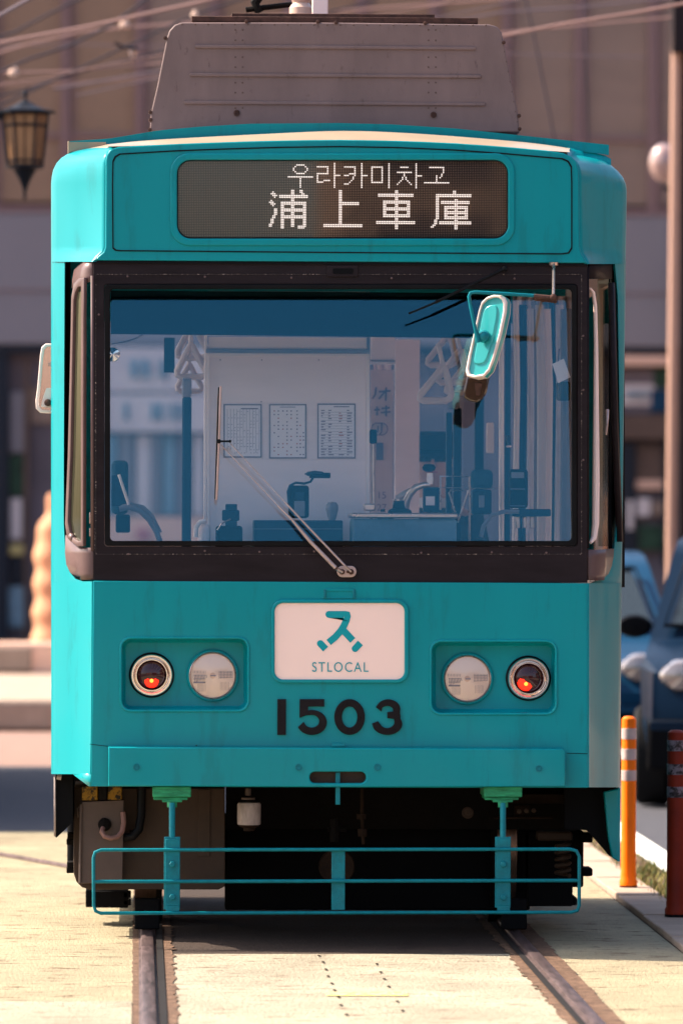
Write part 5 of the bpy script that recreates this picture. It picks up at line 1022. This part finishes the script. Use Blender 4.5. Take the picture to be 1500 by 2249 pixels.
# cars
def car(name, label, x0, Y0, W, Hh, L, paint, turn=6.0):
    """x0 = left side X seen from the front, nose towards the camera"""
    K = empty(name, (x0 + W / 2, Y0 + L / 2, 0), label, "car"); z = lambda t: t * Hh
    prof = [(0.02, .16), (0.0, .22), (0.0, .38), (.03, .50), (.10, .555), (.26, .60), (.285, .62), (.42, .93), (.50, .985), (.75, 1.0), (.93, .97), (.99, .62), (1.0, .5), (.99, .2)]
    rows = []
    for i, (t, h) in enumerate(prof):
        y = Y0 + t * L; cab = h > .61; ins = (.10 * W * (h - .6) / .4) if cab else 0.0; k = .06 * W if t < .05 or t > .98 else 0
        xa, xb = x0 + ins + k, x0 + W - ins - k
        rows.append([Vector((xa - .0, y, z(h) - .0))] + [Vector((xa + (xb - xa) * q, y - (.05 * math.sin(math.pi * q) if t < .3 else 0), z(h) + .012 * math.sin(math.pi * q))) for q in (.06, .25, .5, .75, .94)] + [Vector((xb, y, z(h)))])
    b = MB().grid(rows)
    for s, idx in ((0, 0), (1, -1)):
        pts = [r_[idx] for r_ in rows]; bot = [Vector((p.x, p.y, z(.14))) for p in pts]
        mid = [Vector((p.x + (-.03 if s == 0 else .03), p.y, min(p.z, z(.52)))) for p in pts]
        b.grid([pts, mid, bot])
    b.build("body", paint, K, ang=30)
    # windscreen and side windows
    def at(t, q, h, dz=0, dy=0): ins = .10 * W * (h - .6) / .4; xa, xb = x0 + ins, x0 + W - ins; return Vector((xa + (xb - xa) * q, Y0 + t * L + dy, z(h) + dz))
    MB().add([at(.30, .07, .65, .02, -.05), at(.30, .93, .65, .02, -.05), at(.41, .90, .91, .02, -.05), at(.41, .10, .91, .02, -.05)], [(0, 1, 2, 3)]).build("windscreen", 'carwin', K)
    MB().tube([at(.30, .05, .65, .025, -.06), at(.30, .95, .65, .025, -.06), at(.41, .92, .91, .025, -.06), at(.41, .08, .91, .025, -.06)], .014, 6, closed=True).build("windscreen_seal", 'rubber', K)
    for s in (0, 1):
        q = -.004 if s == 0 else 1.004
        MB().add([at(.34, q, .64), at(.92, q, .64), at(.88, q, .92), at(.44, q, .92)], [(0, 1, 2, 3)]).build("side_window", 'carwin', K)
        X = x0 + (0.02 if s == 0 else W - .02)
        for t in (.17, .82):
            wz = .30; wh = MB().lathe((X + (.02 if s == 0 else -.02), Y0 + t * L, wz), [(.16, -.11), (.27, -.11), (.30, -.08), (.30, .08), (.27, .11), (.16, .11)], 'x', 28).build("wheel", 'tyre', K)
            MB().lathe((X + (.02 if s == 0 else -.02), Y0 + t * L, wz), [(0, -.09), (.06, -.10), (.17, -.10), (.17, .1), (0, .09)], 'x', 20).build("rim", 'rim', wh)
        sx = -1 if s == 0 else 1; xc = x0 if s == 0 else x0 + W
        mm = MB().lathe((xc + sx * .10, Y0 + .33 * L, z(.66)), [(0, -.05), (.07, -.045), (.085, 0), (.075, .04), (0, .06)], 'y', 18)
        for v in mm.v: v.x = xc + sx * .10 + (v.x - xc - sx * .10) * 1.25; v.z = z(.66) + (v.z - z(.66)) * .85
        mm.build("door_mirror", 'black', K)
        hx = x0 + (W * .16 if s == 0 else W * .84)
        hm = MB().lathe((hx, Y0 + .03, z(.49)), [(.0, -.065), (.05, -.06), (.085, -.045), (.105, 0.0), (.10, .06)], 'y', 28)
        for v in hm.v: v.x = hx + (v.x - hx) * 1.3; v.z = z(.49) + (v.z - z(.49)) * (.95 if abs(v.x - hx) < .08 else .8)
        h = hm.build("headlight", 'clens', K)
        
    MB().box((x0 + W * .26, Y0 - .03, z(.36)), (x0 + W * .74, Y0 + .03, z(.48))).build("grille", 'black', K, bevel=.01)
    MB().box((x0 + .03, Y0 - .06, z(.14)), (x0 + W - .03, Y0 + .05, z(.33))).build("bumper", 'black', K, bevel=.03)
    MB().box((x0 + .05, Y0 - .065, z(.29)), (x0 + W - .05, Y0 - .05, z(.325))).build("bumper_trim", paint, K, bevel=.005)
    c0 = Vector((x0, Y0, 0)); ctr = Vector((x0 + W / 2, Y0 + L / 2, 0)); rm = Matrix.Rotation(-R(turn), 3, 'Z'); K.location = c0 + rm @ (ctr - c0); K.rotation_euler = (0, 0, -R(turn))
    MB().box((x0 + W * .4, Y0 - .075, z(.20)), (x0 + W * .6, Y0 - .06, z(.26))).build("number_plate", 'whitep', K)
M['carwin'] = mat("car_window_dark_glass", (0.02, 0.03, 0.035), 0.06, coat=1.0)
car("parked_car", "dark blue car with round headlights behind the dark red post", 2.20, 10.6, 1.48, 1.62, 3.3, 'carn', 8)
car("parked_car", "lighter blue car waiting behind the dark blue one, half hidden by the tram", 1.13, 14.5, 1.68, 1.50, 4.1, 'carb', 3)
# unseen blocker added on the left, shaped as a shelter, to shade the road
SH = empty("shade_blocker", (-4.5, 12.7, 0), "added shelter-shaped blocker beyond the left edge, put there to shade the road", "shelter")
MB().box((-6.6, 8.9, 2.9), (-2.7, 16.6, 3.05)).build("roof", 'greyp', SH); MB().box((-6.6, 8.9, 0), (-6.5, 16.6, 2.9)).build("wall", 'band', SH)  # roof and wall of the added shade blocker
for y in (9.1, 12.7, 16.4): MB().tube([(-2.9, y, 0), (-2.9, y, 2.9)], .05, 8).build("post", 'greyp', SH)

# buildings across the street behind the camera and along the right pavement, mirrored in paint and glass
def block(name, label, x0, x1, y0, y1, h, wall, face, nx, nz):
    b = empty(name, ((x0 + x1) / 2, (y0 + y1) / 2, 0), label, "building")
    MB().box((x0, y0, 0), (x1, y1, h)).build("wall", wall, b)
    for i in range(nx):
        for k in range(nz):
            za = 1.0 + (h - 1.6) * k / nz; zb = za + (h - 1.6) / nz * .62
            if face == 'y': a = x0 + (x1 - x0) * (i + .2) / nx; c = x0 + (x1 - x0) * (i + .8) / nx; q = MB().box((a, y1 + .01, za), (c, y1 + .05, zb))
            else: a = y0 + (y1 - y0) * (i + .2) / nx; c = y0 + (y1 - y0) * (i + .8) / nx; q = MB().box((x0 - .05, a, za), (x0 - .01, c, zb))
            q.build("window", 'shopd', b)
block("office_block", "pinkish office block across the junction, only mirrored in the tram's glass", -34, -2, -92, -78, 12, 'wallc', 'y', 9, 5)
block("office_block", "taller brown office block across the junction, only mirrored in the tram's glass", 3, 30, -95, -80, 14, 'blind', 'y', 8, 7)
block("shop_row", "long shop row beyond the right pavement, outside the picture", 14.2, 24, -18, 44, 9, 'shopb', 'x', 12, 2)
